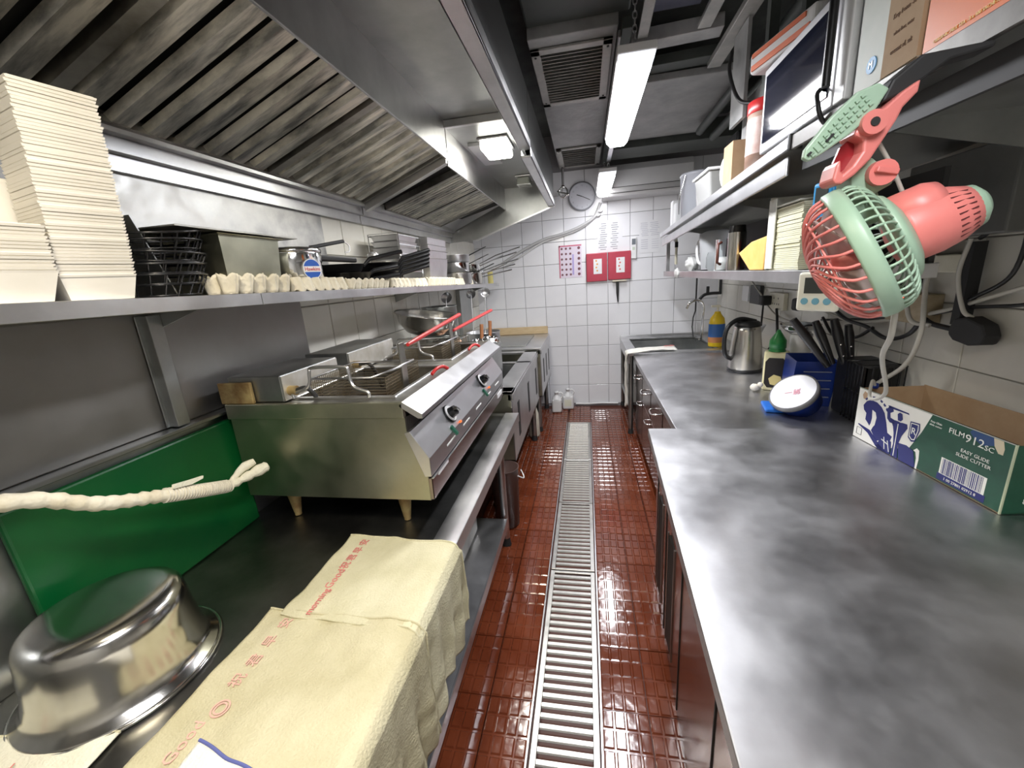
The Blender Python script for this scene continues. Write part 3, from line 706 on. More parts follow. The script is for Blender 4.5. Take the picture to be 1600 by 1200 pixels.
MB().lathe([(0, .01), (.075, .01), (.09, .40), (.094, .405), (.088, .405), (.07, .02), (0, .02)], (-.53, 2.27, 0)).build('pail_body', mat('brown_pail', (.10, .06, .05), .35), t)
MB().tube(curve_pts([(-.44, 2.24, .36), (-.41, 2.27, .33), (-.42, 2.33, .32), (-.44, 2.36, .34)], 5), .004, 6).build('pail_handle', white_pl, t)
tag(MB().lathe([(0, 0), (.05, 0), (.055, .02), (.05, .24), (.03, .30), (.02, .34), (0, .34)], (-.535, 3.76, 0)).build('bottle', mat('dull_cream', (.62, .58, .48), .5)), 'pale plastic bottle under the far steel unit', 'bottle')

# things behind the fryer
tag(MB().box((-1.2, 2.40, .872), (-.80, 2.78, 1.06)).build('steel_box', steel_dark, bevel=.008), 'square steel box under the egg basket', 'box')
t = thing('egg_basket', 'wire basket of brown eggs below the steel mixing bowl', 'basket', (-.88, 2.52, 1.061))
b = MB()
for z in (1.065, 1.12, 1.19): b.tube([(-.96, 2.42, z), (-.80, 2.42, z), (-.80, 2.66, z), (-.96, 2.66, z)], .0035, 6, closed=True)
for x, y in [(-.96+.032*i, yy) for i in range(6) for yy in (2.42, 2.66)]+[(xx, 2.42+.048*i) for i in range(6) for xx in (-.96, -.80)]: b.bar((x, y, 1.065), (x, y, 1.19), .003, .003, (0, 1, 0))
for i in range(6): b.bar((-.96, 2.42+.048*i, 1.065), (-.80, 2.42+.048*i, 1.065), .003, .003)
b.build('wires', steel_dark, t)
egg_m = mat('brown_egg', (.62, .36, .24), .45, 0, (.70, .44, .30), 8)
ep = [(-.83, 2.45, 0), (-.83, 2.51, 0), (-.83, 2.57, 0), (-.83, 2.63, 0), (-.89, 2.45, 0), (-.89, 2.51, 0), (-.89, 2.57, 0), (-.89, 2.63, 0), (-.85, 2.48, 1), (-.85, 2.54, 1), (-.85, 2.60, 1), (-.91, 2.48, 1), (-.91, 2.56, 1)]
for i, (x, y, l) in enumerate(ep):
    e = MB().sph((x, y, 1.096+l*.045), .027, 14, (1, 1, 1.25)).build('egg', egg_m)
    tag(e, 'brown egg in the %s layer of the wire basket beside the fryer' % ('lower', 'upper')[l], 'egg', 'eggs in the wire basket')
t = thing('mixing_bowl', 'wide steel mixing bowl tilted on top of the egg basket', 'bowl', (-.93, 2.5, 1.2))
Mx = Matrix.Rotation(math.radians(9), 4, 'Y')
MB().lathe([(0, 0), (.07, 0), (.12, .02), (.165, .07), (.185, .13), (.200, .136), (.203, .132)], (-1.0, 2.42, 1.235), 40, Mx).build('bowl_shell', steel_shiny, t, solid=.002)
def pot(name, label, x, y, z, r, h, m, cat='pot', lip=.006):
    t = thing(name, label, cat, (x, y, z))
    MB().lathe([(0, 0), (r-.01, 0), (r, .01), (r, h-.004), (r+lip, h), (r+lip, h+.003), (r-.003, h), (r-.004, .012), (0, .01)], (x, y, z), 36).build('pot_body', m, t)
    for s in (-1, 1):
        MB().tube(curve_pts([(x-.03, y+s*r, z+h*.75), (x-.03, y+s*(r+.03), z+h*.8), (x+.03, y+s*(r+.03), z+h*.8), (x+.03, y+s*r, z+h*.75)], 5), .004, 8).build('pot_handle', m, t)
    return t
pot('stock_pot', 'tall steel stock pot against the left wall behind the mixing bowl', -1.10, 2.98, .872, .13, .50, steel_dark)
pot('noodle_pot', 'steel pot holding strainers with brown wooden handles', -.80, 3.10, .872, .12, .20, steel_shiny)
pot('noodle_pot', 'round steel pot nearest the back wall on the open steel unit', -.92, 3.55, .872, .15, .22, steel)
for i, (x, y) in enumerate([(-.80, 3.0), (-.785, 3.22)]):
    t = thing('noodle_strainer', ('left', 'right')[i]+' of two strainers with upright brown wooden handles', 'strainer', (x, y, .9), group='strainers with wooden handles')
    MB().cyl((x, y, 1.0), (x+.012, y+.01, 1.22), .013, .015, n=12).build('wooden_handle', wood_b, t)
    MB().tube([(x, y, 1.0), (x, y+.02, .95)], .004).lathe([(0, -.07), (.04, -.05), (.055, 0), (.058, .004)], (x-.05, y+.03, .97), 20).build('strainer_cup', steel, t)
for i, (x, y, a) in enumerate([(-1.08, 2.98, .1), (-1.0, 3.5, -.2), (-.93, 3.6, .25)]):
    t = thing('ladle', ['steel ladle in the stock pot', 'steel ladle leaning to the wall in the round pot', 'skimmer leaning toward the aisle in the round pot'][i], 'ladle', (x, y, .9))
    MB().tube([(x, y, .9), (x+.08*a, y+.1, 1.42)], .005, 8).build('ladle_handle', steel, t)
    MB().lathe([(0, -.025), (.03, -.018), (.042, 0), (.044, .002)], (x+.09*a, y+.11, 1.43), 20, Matrix.Rotation(1.2, 4, 'X')).build('ladle_cup', steel, t)
for i in range(4):
    x, y = [(-.72, 2.50), (-.70, 2.62), (-.74, 2.74), (-.69, 2.86)][i]
    t = thing('condiment_bowl', 'small steel bowl, %s in the line beside the egg basket' % ['first', 'second', 'third', 'last'][i], 'bowl', (x, y, .99), group='small bowls on the steel ledge')
    MB().lathe([(0, 0), (.03, 0), (.05, .02), (.055, .045), (.058, .047)], (x, y, 1.0935), 24).build('bowl_shell', chrome, t, solid=.002)
tag(MB().box((-.79, 2.42, .872), (-.63, 2.93, 1.092)).build('steel_ledge', steel_dark, bevel=.004), 'narrow steel ledge carrying the small bowls', 'ledge')

#==PART3==
# ------------------------------------------------------------------ left wall shelf (sags slightly toward the back wall)
def sz(y): return 1.566-.0170*(y-.5)
t = thing('wall_shelf', 'long stainless wall shelf on the left above the fryer', 'shelf', (-1.1, 2.2, 1.5))
SY1 = 4.55
def shear(b): b.v = [(x, y, z+sz(y)) for x, y, z in b.v]; return b
shear(MB().box((-1.262, -.6, -.006), (-.955, .95, 0)).box((-1.262, .95, -.006), (-.955, 2.5, 0)).box((-1.262, 2.5, -.006), (-.955, SY1, 0))).build('shelf_plate', steel, t)
shear(MB().box((-.957, -.6, -.034), (-.950, 1.085, 0))).build('front_lip', steel, t, bevel=.001, seg=1)
shear(MB().box((-.957, 1.088, -.034), (-.950, SY1, 0))).build('front_lip', steel, t, bevel=.001, seg=1)
for y in (1.0, 2.6, 4.4):
    shear(MB().extr([(-1.262, -.006), (-1.0, -.006), (-1.262, -.09)], fx, y, y+.004)).build('bracket', steel_dark, t)

def foam_tray_stack(x, y, z, w0, d0, w1, d1, h_in, pitch, n, lean, label, rz=0, grp='stacks of white foam boxes'):
    """upside down nested foam boxes: bottom one shows its side, the others their rims"""
    t = thing('foam_box_stack', label, 'foam boxes', (x, y, z), group=grp)
    M0 = Matrix.Translation((x, y, z)) @ Matrix.Rotation(rz, 4, 'Z')
    def fr(b, z0, z1, a0, b0, a1, b1):
        V = [(-a0/2,-b0/2,z0),(a0/2,-b0/2,z0),(a0/2,b0/2,z0),(-a0/2,b0/2,z0),(-a1/2,-b1/2,z1),(a1/2,-b1/2,z1),(a1/2,b1/2,z1),(-a1/2,b1/2,z1)]
        b._add(V, [(3,2,1,0),(4,5,6,7),(0,1,5,4),(1,2,6,5),(2,3,7,6),(3,0,4,7)])
    b = MB(); fr(b, 0, h_in, w0, d0, w1, d1)
    me0 = b.mesh('foam_box', foam_m)
    b = MB(); fr(b, 0, pitch*.70, w1, d1, w1+.003, d1+.003); fr(b, pitch*.70, pitch, w1-.004, d1-.004, w1-.004, d1-.004)
    me1 = b.mesh('foam_box', foam_m)
    inv = WM[t.name].inverted()
    o = inst('foam_box', me0, t, inv @ M0)
    for i in range(n):
        q = (i+1)/n
        L = M0 @ Matrix.Translation((lean[0]*q + .0015*random.uniform(-1, 1), lean[1]*q + .0015*random.uniform(-1, 1), h_in + i*pitch))
        inst('foam_box', me1, t, inv @ L)
    return t
foam_tray_stack(-1.01, .700, sz(.7), .085, .100, .105, .118, .045, .0062, 54, (.012, .012), 'tall leaning stack of nested white foam boxes on the wall shelf', math.radians(-14))
foam_tray_stack(-1.02, .560, sz(.56), .085, .11, .11, .135, .050, .0060, 14, (0, 0), 'short stack of white foam boxes at the left edge of the view', math.radians(-8))
tag(MB().box((-1.20, .55, sz(.6)), (-1.09, .70, 1.80)).build('foam_box_block', foam_m, bevel=.008), 'plain white foam block behind the short foam stack', 'foam box')
tag(MB().box((-1.02, .40, sz(.4)), (-.965, .485, 1.60)).build('carton', mat('peach_card', (.75, .48, .33), .7), bevel=.004), 'corner of a peach coloured carton beneath the short foam stack', 'carton')

# black wire baskets
for i in range(5):
    x, y, z = -1.095, .915+.004*i, sz(.9)+.004+i*.028
    t = thing('black_wire_basket', ['lowest', 'second lowest', 'middle', 'second highest', 'topmost'][i]+' round black wire basket in the stack beside the foam boxes', 'wire basket', (x, y, z), group='stack of black wire baskets')
    tilt = Matrix.Rotation(math.radians([0, 1, -1, 2, 7][i]), 4, 'X') @ Matrix.Rotation(math.radians([0, 1, 2, -1, 5][i]), 4, 'Y')
    def C(r, zz, a, T=tilt, x=x, y=y, z=z): return tuple(T @ Vector((r*math.cos(a), r*math.sin(a), zz)) + Vector((x, y, z)))
    b = MB(); N = 26
    for r, zz, th in ((.085, .002, .0022), (.098, .03, .0018), (.106, .052, .003)): b.tube([C(r, zz, 2*PI*k/N) for k in range(N)], th, 6, closed=True)
    for k in range(20):
        a = 2*PI*k/20; b.tube([C(.085, .002, a), C(.106, .052, a+.12)], .0018, 5, caps=False)
    for k in range(-3, 4):
        q = math.sqrt(max(.085**2-(k*.025)**2, 0)); P_ = lambda u, v: tuple(tilt @ Vector((u, v, .002)) + Vector((x, y, z)))
        b.tube([P_(k*.025, -q), P_(k*.025, q)], .0016, 5, caps=False)
    b.build('wires', black_sat, t)

def gastro(name, label, x0, x1, y0, y1, z, h, m=steel_dark, flange=.012, taper=.012, group=None, cat='steel pan', inv=False):
    t = thing(name, label, cat, ((x0+x1)/2, (y0+y1)/2, z), group=group)
    T = taper
    V = [(x0+T, y0+T, z), (x1-T, y0+T, z), (x1-T, y1-T, z), (x0+T, y1-T, z), (x0, y0, z+h), (x1, y0, z+h), (x1, y1, z+h), (x0, y1, z+h)]
    b = MB(); b._add(V, [(3,2,1,0),(0,1,5,4),(1,2,6,5),(2,3,7,6),(3,0,4,7)]); o = b.build('pan_body', m, t, bevel=.012, solid=.0015, seg=3)
    f = flange
    ringrect(MB(), x0, x1, y0, y1, x0-f, x1+f, y0-f, y1+f, z+h-.003, z+h).build('flange', m, t, bevel=.0015, seg=1)
    return t
pz = sz(1.15)
g = gastro('gastronorm_pan', 'deep rectangular steel pan covered by a flat steel tray', -1.20, -1.0, 1.035, 1.265, pz, .17, steel_green)
MB().box((-1.19, 1.045, pz+.14), (-1.01, 1.255, pz+.145)).build('pan_band', steel, g)
tag(MB().box((-1.235, .90, pz+.1735), (-.985, 1.345, pz+.178)).box((-1.235, .90, pz+.1735), (-1.232, 1.345, pz+.188)).build('steel_tray', steel_grimy, bevel=.001, seg=1), 'flat steel tray lying across the deep pan', 'tray')
tag(MB()._add([(-1.18, .93, pz+.002), (-1.18, .86, pz+.20), (-1.06, .86, pz+.20), (-1.06, .93, pz+.002)], [(0, 1, 2, 3)]).build('metal_sheet', steel_dark, solid=.003), 'steel lid leaning between the foam boxes and the deep pan', 'lid')

# pressure cooker with maker's badge
cz = sz(1.42)
t = thing('pressure_cooker', 'steel pressure cooker with a round blue badge and black handle', 'pressure cooker', (-1.07, 1.42, cz))
MB().lathe([(0, .012), (.085, .012), (.097, .03), (.099, .135), (.094, .150), (.080, .158), (.02, .165), (0, .165)], (-1.075, 1.42, cz), 40).build('cooker_body', chrome, t)
MB().lathe([(.100, .138), (.103, .142), (.103, .150), (.098, .154)], (-1.075, 1.42, cz), 40).build('rim', chrome, t)
MB().lathe([(0, 0), (.080, 0), (.085, .012), (0, .012)], (-1.075, 1.42, cz), 40).build('base_disc', steel_dark, t)
MB().bar((-1.04, 1.515, cz+.125), (-.985, 1.70, cz+.118), .024, .022).build('pan_handle', black_pl, t, bevel=.006)
MB().bar((-1.05, 1.50, cz+.165), (-1.005, 1.66, cz+.195), .022, .014).build('lid_handle', black_pl, t, bevel=.004)
MB().tube(curve_pts([(-1.01, 1.66, cz+.20), (-1.0, 1.69, cz+.18), (-.998, 1.685, cz+.155), (-1.005, 1.66, cz+.15)], 5), .002, 6).build('wire_loop', steel, t)
bd = (Vector((-.975, 1.385, 0))-Vector((-1.075, 1.42, 0))).normalized()
bc = Vector((-1.075, 1.42, cz+.078))+bd*.101
bt = Vector((0, 0, 1)).cross(bd)
bdg = MB().cyl(bc-bd*.001, bc+bd*.0015, .036, n=36).build('badge', white_pl, t)
MB().cyl(bc+bd*.001, bc+bd*.0022, .0335, n=36).build('badge_blue', mat('badge_blue', (.02, .10, .45), .4), bdg)
MB().extr([(-.034, -.010), (.034, -.010), (.036, .010), (-.036, .010)], lambda u, v, w_: tuple(bc+bt*u+Vector((0, 0, v))+bd*w_), .0015, .0026).build('badge_band', white_pl, bdg)
text('Hawkins', .020, frame(bc+bd*.0030, bt, (0, 0, 1)), red_pl, bdg, sx=.9)

# frying pans in the middle
def fpan(x, y, z, r, ang, label, m=black_pl, tilt=0, hl=.16, hz=.03, h=.035, handle=None, grp='black frying pans on the wall shelf'):
    t = thing('frying_pan', label, 'frying pan', (x, y, z), group=grp)
    T = Matrix.Rotation(tilt, 4, 'X')
    MB().lathe([(0, 0), (r*.78, 0), (r*.86, .006), (r, h), (r+.003, h+.001), (r-.003, h), (r*.82, .010), (0, .005)], (x, y, z), 32, T).build('pan_body', m, t)
    d = Vector((math.cos(ang), math.sin(ang), 0)); c = Vector((x, y, z+h*.8))
    MB().tube([c+d*r*.98, c+d*(r+.03)+Vector((0, 0, hz*.5)), c+d*(r+hl)+Vector((0, 0, hz))], [.007, .010, .011], 8).build('pan_handle', handle or black_pl, t)
    return t
z0 = sz(1.9)
fpan(-1.09, 1.76, z0+.002, .115, .9, 'lowest black frying pan beside the pressure cooker')
fpan(-1.09, 1.78, z0+.040, .115, 1.0, 'black frying pan resting on the lowest one', hz=.035)
fpan(-1.10, 1.76, z0+.078, .105, .75, 'small black pan on top of the pans beside the cooker', hl=.19, hz=.06)
for i in range(5):
    fpan(-1.10, 2.07+.01*i, sz(2.1)+.002+i*.022, .12, -.05+.9, ['bottom', 'second', 'third', 'fourth', 'top'][i]+' pan in the nested black pan stack in front of the steel trays', hl=.20, hz=.075, h=.04, grp='nested black pans')
t = thing('rubbish_scrap', 'crumpled clear film tucked between the black pans', 'film', (-1.03, 1.95, z0+.07))
MB().sph((-1.02, 1.93, z0+.155), .028, 10, (1, 1.2, .7)).build('film', mat('shiny_film', (.7, .7, .7), .15, .6, bump=.8, bscale=90), t)

# wire rack with shallow trays
rz_ = sz(2.4)
t = thing('cooling_rack', 'steel wire rack holding shallow trays on the wall shelf', 'rack', (-1.1, 2.36, rz_))
b = MB()
for y in (2.24, 2.54):
    b.tube([(-1.02, y, rz_), (-1.02, y, rz_+.30), (-1.2, y, rz_+.30), (-1.2, y, rz_)], .004, 6)
for k in range(6): b.bar((-1.02, 2.24, rz_+.04+k*.05), (-1.02, 2.54, rz_+.04+k*.05), .004, .004); b.bar((-1.2, 2.24, rz_+.04+k*.05), (-1.2, 2.54, rz_+.04+k*.05), .004, .004)
b.build('wire_frame', chrome, t)
for k in range(4):
    gastro('shallow_tray', ['lowest', 'second', 'third', 'top'][k]+' shallow steel tray in the wire rack', -1.19, -1.03, 2.255, 2.525, rz_+.162+k*.034, .030, steel, flange=.006, taper=.008, group='shallow trays in the wire rack', cat='tray')
# tall nested pans
for k in range(4):
    gastro('deep_pan', ['bottom', 'second', 'third', 'top'][k]+' deep steel pan of the tall nested stack at mid shelf', -1.20, -.995, 2.62, 2.98, sz(2.8)+.002+[0, .05, .085, .13][k], .18, steel, flange=.008, taper=.02, group='tall nested steel pans', cat='steel pan')
MB()
# pots with long handles near the end of the shelf
for i, (x, y, z, r, h, a) in enumerate([(-1.07, 3.35, .002, .14, .09, .75), (-1.08, 3.38, .095, .13, .08, .9), (-1.07, 3.75, .002, .13, .10, .35), (-1.08, 3.78, .105, .12, .07, .55), (-1.07, 3.40, .178, .12, .06, 1.0)]):
    zz = sz(y)+z
    t = thing('saucepan', ['wide saucepan at the bottom of the near pile', 'saucepan in the middle of the near pile', 'saucepan at the bottom of the far pile', 'saucepan on top of the far pile', 'saucepan on top of the near pile'][i]+' near the end of the left shelf', 'saucepan', (x, y, zz), group='saucepans at the shelf end')
    MB().lathe([(0, 0), (r-.01, 0), (r, .01), (r, h), (r+.004, h+.002), (r-.003, h), (r-.004, .012), (0, .008)], (x, y, zz), 28).build('pan_body', [steel, chrome, steel_shiny, chrome, steel][i], t)
    d = Vector((math.cos(a), math.sin(a), .35)).normalized(); c = Vector((x, y, zz+h*.8))
    c0 = c+Vector((math.cos(a), math.sin(a), 0))*r
    MB().bar(c0, c0+d*.26, .018, .007).build('pan_handle', [black_pl, chrome, chrome, chrome, black_pl][i], t, bevel=.003)
for i in range(5):
    y = 4.08+.1*(i % 3)
    t = thing('serving_spoon', ['first', 'second', 'third', 'fourth', 'last'][i]+' of the long steel spoon handles sticking out past the end of the left shelf', 'spoon', (-1.0, y, sz(y)), group='long spoon handles at the shelf end')
    MB().tube([(-1.08, y-.15, sz(y)+.05+.03*i), (-.90, y+.05, sz(y)+.09+.045*i), (-.74+.02*i, y+.15, sz(y)+.12+.055*i)], [.004, .006, .007], 8).build('spoon_handle', chrome, t)
tag(MB().box((-1.2, 4.0, sz(4.2)), (-1.08, 4.4, sz(4.2)+.16)).build('steel_container', steel, bevel=.01), 'square steel container at the far end of the left shelf', 'container')
tag(MB().cyl((-.985, 4.3, sz(4.3)), (-.985, 4.3, sz(4.3)+.12), .028, n=20).build('yellow_tin', mat('yellow_label', (.68, .60, .22), .5)), 'small yellow tin at the far front corner of the left shelf', 'tin')

# egg trays standing on edge along the shelf front: row of pulp cups
def pulp_cup(kind):
    b = MB()
    def fn(u, v):
        a = 2*PI*u; r = .5+.5*v
        sq = (abs(math.cos(a))**4+abs(math.sin(a))**4)**-.25
        return (0, 0, 0)
    b.grid(lambda u, v: ((.018+.010*v+.0035*math.sin(8*PI*u)*v)*math.cos(2*PI*u)*(1+.12*math.cos(8*PI*u)), (.018+.010*v)*math.sin(2*PI*u)*(1+.12*math.cos(8*PI*u)), .050*v*(1+.12*math.cos(8*PI*u+1))), 24, 6)
    b._add([(.018*math.cos(2*PI*k/12), .018*math.sin(2*PI*k/12), 0) for k in range(12)], [tuple(range(12))])
    return b
def egg_tray(y0, n, label, flip, sc=1.0, step=.052):
    t = thing('egg_tray', label, 'egg tray', (-.99, y0, sz(y0)), group='egg trays along the shelf front')
    b = MB()
    for k in range(n):
        y = y0+(k+.5)*step
        for r in range(2):
            x = -.985-.05*r
            c = pulp_cup(0)
            T = Matrix.Translation((x, y, sz(y)+(.052*sc if flip else .002))) @ Matrix.Rotation(math.radians(random.uniform(-6, 6)), 4, 'X') @ Matrix.Diagonal((sc, sc*step/.052, -sc if flip else sc, 1))
            o = MB(); o.M = T; o._add(c.v, c.f, True); b._add(o.v, o.f, True)
    m = b.build('pulp_cups', pulp_m, t, solid=.0022); m['kind'] = 'stuff'
    return t
egg_tray(.99, 5, 'first cardboard egg tray in the row, below the deep pan', False, 1.0)
egg_tray(1.265, 6, 'egg tray in front of the pressure cooker', True, .92)
egg_tray(1.60, 7, 'egg tray in front of the black frying pans', False, .80)
egg_tray(2.0, 9, 'egg tray in front of the nested black pans', True, .9)
egg_tray(2.5, 10, 'egg tray in front of the tall nested steel pans', False, .95)
egg_tray(3.06, 9, 'farthest egg tray, below the saucepans', True, .9)

# ------------------------------------------------------------------ back wall
yb = YB-.009
t = thing('wall_clock', 'round white wall clock beside the hood end', 'clock', (-.03, yb, 2.18))
cm = Vector((-.022, yb, 2.335))
MB().lathe([(.128, 0), (.142, .004), (.145, .02), (.138, .03), (.130, .028)], cm, 44, Matrix.Rotation(PI/2, 4, 'X')).build('clock_rim', mat('grey_rim', (.32, .33, .36), .35, .3), t)
MB().cyl(cm, cm+Vector((0, -.012, 0)), .134, n=44).build('clock_face', mat('clock_face', (.62, .63, .68), .4), t)
def yl(x, z, w_=.0): return (x, yb-.014-w_, z)
MB().bar(yl(cm.x, cm.z), yl(cm.x+.085, cm.z-.042), .006, .002, (0, 1, 0)).build('minute_hand', black_pl, t)
MB().bar(yl(cm.x, cm.z), yl(cm.x-.055, cm.z+.020), .008, .002, (0, 1, 0)).build('hour_hand', black_pl, t)
for k in range(12):
    a = PI/2-2*PI*(k+1)/12
    text(str(k+1), .024, frame((cm.x+.108*math.cos(a), yb-.0125, cm.z+.108*math.sin(a)), (1, 0, 0), (0, 0, 1)), mat('clock_ink', (.35, .36, .40), .6), t, name='numeral')
# air conditioner
t = thing('air_conditioner', 'white split air conditioner unit high on the back wall', 'air conditioner', (.7, 4.7, 2.25))
MB().extr([(0, 2.26), (-.20, 2.27), (-.235, 2.33), (-.235, 2.50), (-.20, 2.56), (0, 2.56)], lambda u, v, w_: (w_, yb+u, v), .19, 1.05).build('casing', ac_white, t, bevel=.006)
MB().box((.26, yb-.240, 2.30), (1.0, yb-.2355, 2.345)).build('flap', mat('flap_grey', (.50, .50, .50), .4), t, bevel=.002, seg=1)
ringrect(MB(), .262, .998, 0, 1, .255, 1.005, -1, 2, 0, 0)
MB().box((.25, yb-.238, 2.346), (1.01, yb-.234, 2.350)).box((.25, yb-.238, 2.294), (1.01, yb-.234, 2.298)).box((.25, yb-.238, 2.294), (.254, yb-.234, 2.35)).build('flap_gap', black_rub, t)['kind'] = 'stuff'
# conduit from the air conditioner down to the left
tag(MB().tube(curve_pts([(.17, yb-.03, 2.25), (.11, yb-.03, 2.12), (-.05, yb-.03, 2.03), (-.25, yb-.03, 1.97), (-.45, yb-.03, 1.93), (-.70, yb-.03, 1.83), (-.95, yb-.03, 1.70)], 8), .016, 10).build('drain_hose', mat('grey_hose', (.52, .52, .52), .5)), 'grey hose curving from the air conditioner down across the back wall', 'hose')
tag(MB().tube(curve_pts([(.15, yb-.02, 2.22), (.08, yb-.02, 2.09), (-.08, yb-.02, 2.00), (-.28, yb-.02, 1.945), (-.47, yb-.02, 1.90), (-.70, yb-.02, 1.78), (-.92, yb-.02, 1.66)], 8), .011, 10).build('drain_hose', mat('pale_hose', (.64, .64, .64), .5)), 'thinner pale hose running just below the grey hose', 'hose')
# valve assembly
t = thing('pipe_valve', 'chrome pipe valve hanging beside the wall clock', 'valve', (-.22, 4.68, 2.3))
MB().tube([(-.215, 4.68, 2.62), (-.215, 4.68, 2.43)], .013, 10).build('pipe', steel, t)
MB().tube([(-.215+.045*math.cos(a), 4.68, 2.375+.05*math.sin(a)) for a in [k*PI/8 for k in range(16)]], .010, 8, closed=True).build('loop', chrome, t)
MB().cyl((-.28, 4.68, 2.39), (-.16, 4.68, 2.35), .012, n=12).sph((-.215, 4.68, 2.43), .022).sph((-.165, 4.68, 2.35), .016).build('fitting', chrome, t)['kind'] = 'stuff'
# posters and papers
def sheet(name, label, x0, x1, z0, z1, m, cat='paper', th=.0015):
    t = thing(name, label, cat, ((x0+x1)/2, yb-.002, z0))
    MB().box((x0, yb-th-.001, z0), (x1, yb-.0005, z1)).build('sheet', m, t)
    return t
def mark(b, x, z, w_, h, y=yb-.003): b.box((x-w_/2, y-.0008, z-h/2), (x+w_/2, y, z+h/2)); return b
t = sheet('food_poster', 'small pink bordered food poster with rows of little pictures', -.290, -.040, 1.500, 1.850, mat('poster_pale', (.74, .66, .76), .6), 'poster')
pk = mat('poster_pink', (.62, .16, .24), .6); pv = mat('poster_violet', (.45, .38, .68), .6); pd = mat('poster_dark', (.20, .08, .10), .6)
b = MB(); mark(b, -.165, 1.843, .25, .014); mark(b, -.284, 1.675, .012, .35); b.build('pink_border', pk, t)
mark(MB(), -.135, 1.64, .02, .22).build('violet_column', pv, t)
b = MB()
for r in range(6):
    for c in range(5):
        if c == 3: continue
        b.cyl((-.258+c*.047, yb-.0045, 1.815-r*.056), (-.258+c*.047, yb-.003, 1.815-r*.056), .0125 if c != 4 else .016, n=10)
o = b.build('food_pictures', pd, t); o['kind'] = 'stuff'
t = sheet('notice_sheet', 'white notice sheet with columns of writing above the red folder', .135, .400, 1.745, 2.07, paper_m)
b = MB()
for c in range(2):
    for r in range(13): mark(b, .195+c*.12+random.uniform(-.01, .01), 2.04-r*.022, random.uniform(.04, .09), .007)
o = b.build('writing', ink_grey, t); o['kind'] = 'stuff'
t = sheet('notice_sheet', 'faded white sheet with handwriting, taped right of the remote control', .575, .800, 1.705, 2.035, paper_m)
b = MB()
for r in range(8):
    mark(b, .63+random.uniform(-.01, .01), 2.01-r*.018, .07, .005); mark(b, .73+random.uniform(-.01, .01), 2.01-r*.018, .08, .005)
for r in range(5): mark(b, .63, 1.84-r*.022, .07, .006); mark(b, .74, 1.84-r*.022, .07, .004)
o = b.build('writing', mat('pale_ink', (.52, .52, .58), .8), t); o['kind'] = 'stuff'
# red folders
for i, (x0, x1) in enumerate([(.010, .235), (.245, .488)]):
    t = thing('red_folder', ['left', 'right'][i]+' half of the opened red plastic holder with a framed label', 'folder', ((x0+x1)/2, yb-.03, 1.44), group='red plastic holders on the back wall')
    rm = mat('red_holder', (.42, .03, .06), .4, 0, (.48, .05, .08), 5)
    MB().box((x0, yb-.035, 1.440+.008*i), (x1, yb-.001, 1.742)).build('holder', rm, t, bevel=.006)
    MB().box((x0+.03, yb-.038, 1.46), (x0+.036, yb-.035, 1.73)).build('rib', rm, t)
    xm = (x0+x1)/2+.01
    sh = MB().box((xm-.045, yb-.0375, 1.52), (xm+.045, yb-.0355, 1.68)).build('label', paper_m, t)
    b = MB()
    for k in range(4): b.cyl((xm-.015+.01*(k % 2), yb-.0385, 1.66-k*.035), (xm-.015+.01*(k % 2), yb-.0375, 1.66-k*.035), .010, n=8)
    b.build('label_print', [mat('orange_print', (.75, .35, .08), .6), mat('red_print', (.65, .15, .12), .6)][i], sh)['kind'] = 'stuff'
tag(MB().box((.29, yb-.05, 1.425), (.44, yb-.012, 1.438)).build('paper_pad', cream_pl, bevel=.004), 'cream pad sticking out under the right red folder', 'pad')
tag(MB().tube([(.345, yb-.03, 1.422), (.345, yb-.03, 1.30), (.35, yb-.02, 1.20)], [.016, .014, .006], 8).build('black_strap', black_rub), 'black strap hanging below the red folder', 'strap')
t = thing('remote_control', 'white air conditioner remote control on the back wall', 'remote control', (.52, yb-.02, 1.65))
MB().box((.488, yb-.024, 1.655), (.545, yb-.002, 1.875)).build('body', white_pl, t, bevel=.006)
MB().box((.497, yb-.0255, 1.80), (.536, yb-.0235, 1.86)).build('screen', mat('lcd_grey', (.16, .18, .20), .3), t)
MB().box((.503, yb-.026, 1.745), (.530, yb-.0235, 1.775)).build('button', mat('button_green', (.55, .62, .52), .5), t)
for i, (x, z) in enumerate([(.14, 2.13), (.165, 2.17)]):
    tag(MB().sph((x, yb-.03, z), .022, 10, (1.6, 1, .8)).build('pipe_clip', white_pl), ['lower', 'upper'][i]+' white clip holding the hose under the air conditioner', 'clip')
# jugs on the floor
for i, (x, y, l, sc_) in enumerate([(-.36, 4.50, 'white plastic jug on the floor, the slimmer one at the left', .85), (-.235, 4.62, 'white plastic jug with a pale label on the floor by the back wall', 1)]):
    t = thing('plastic_jug', l, 'jug', (x, y, 0), group='white jugs on the floor')
    jm = mat('milky_plastic', (.72, .72, .72), .4)
    bd_ = MB().box((x-.065*sc_, y-.05, .0), (x+.065*sc_, y+.05, .16)).build('jug_body', jm, t, bevel=.02, seg=3)
    MB().lathe([(.055, 0), (.04, .03), (.022, .045), (.022, .07), (.026, .07), (.026, .09), (0, .09)], (x, y, .155), 16).build('neck', jm, t)
    MB().tube(curve_pts([(x+.045, y, .15), (x+.07, y, .20), (x+.05, y, .23), (x+.015, y, .22)], 5), .010, 8).build('handle', jm, t)
    if i: MB().box((x-.04, y-.0525, .04), (x+.04, y-.050, .12)).build('paper_label', mat('jug_label', (.70, .70, .58), .6), t)
tag(MB().tube(curve_pts([(-.15, 4.76, .012), (0, 4.75, .012), (.15, 4.77, .012), (.35, 4.76, .012)], 6), .010, 8).build('skirting_pipe', white_pl), 'thin white pipe lying along the foot of the back wall', 'pipe')

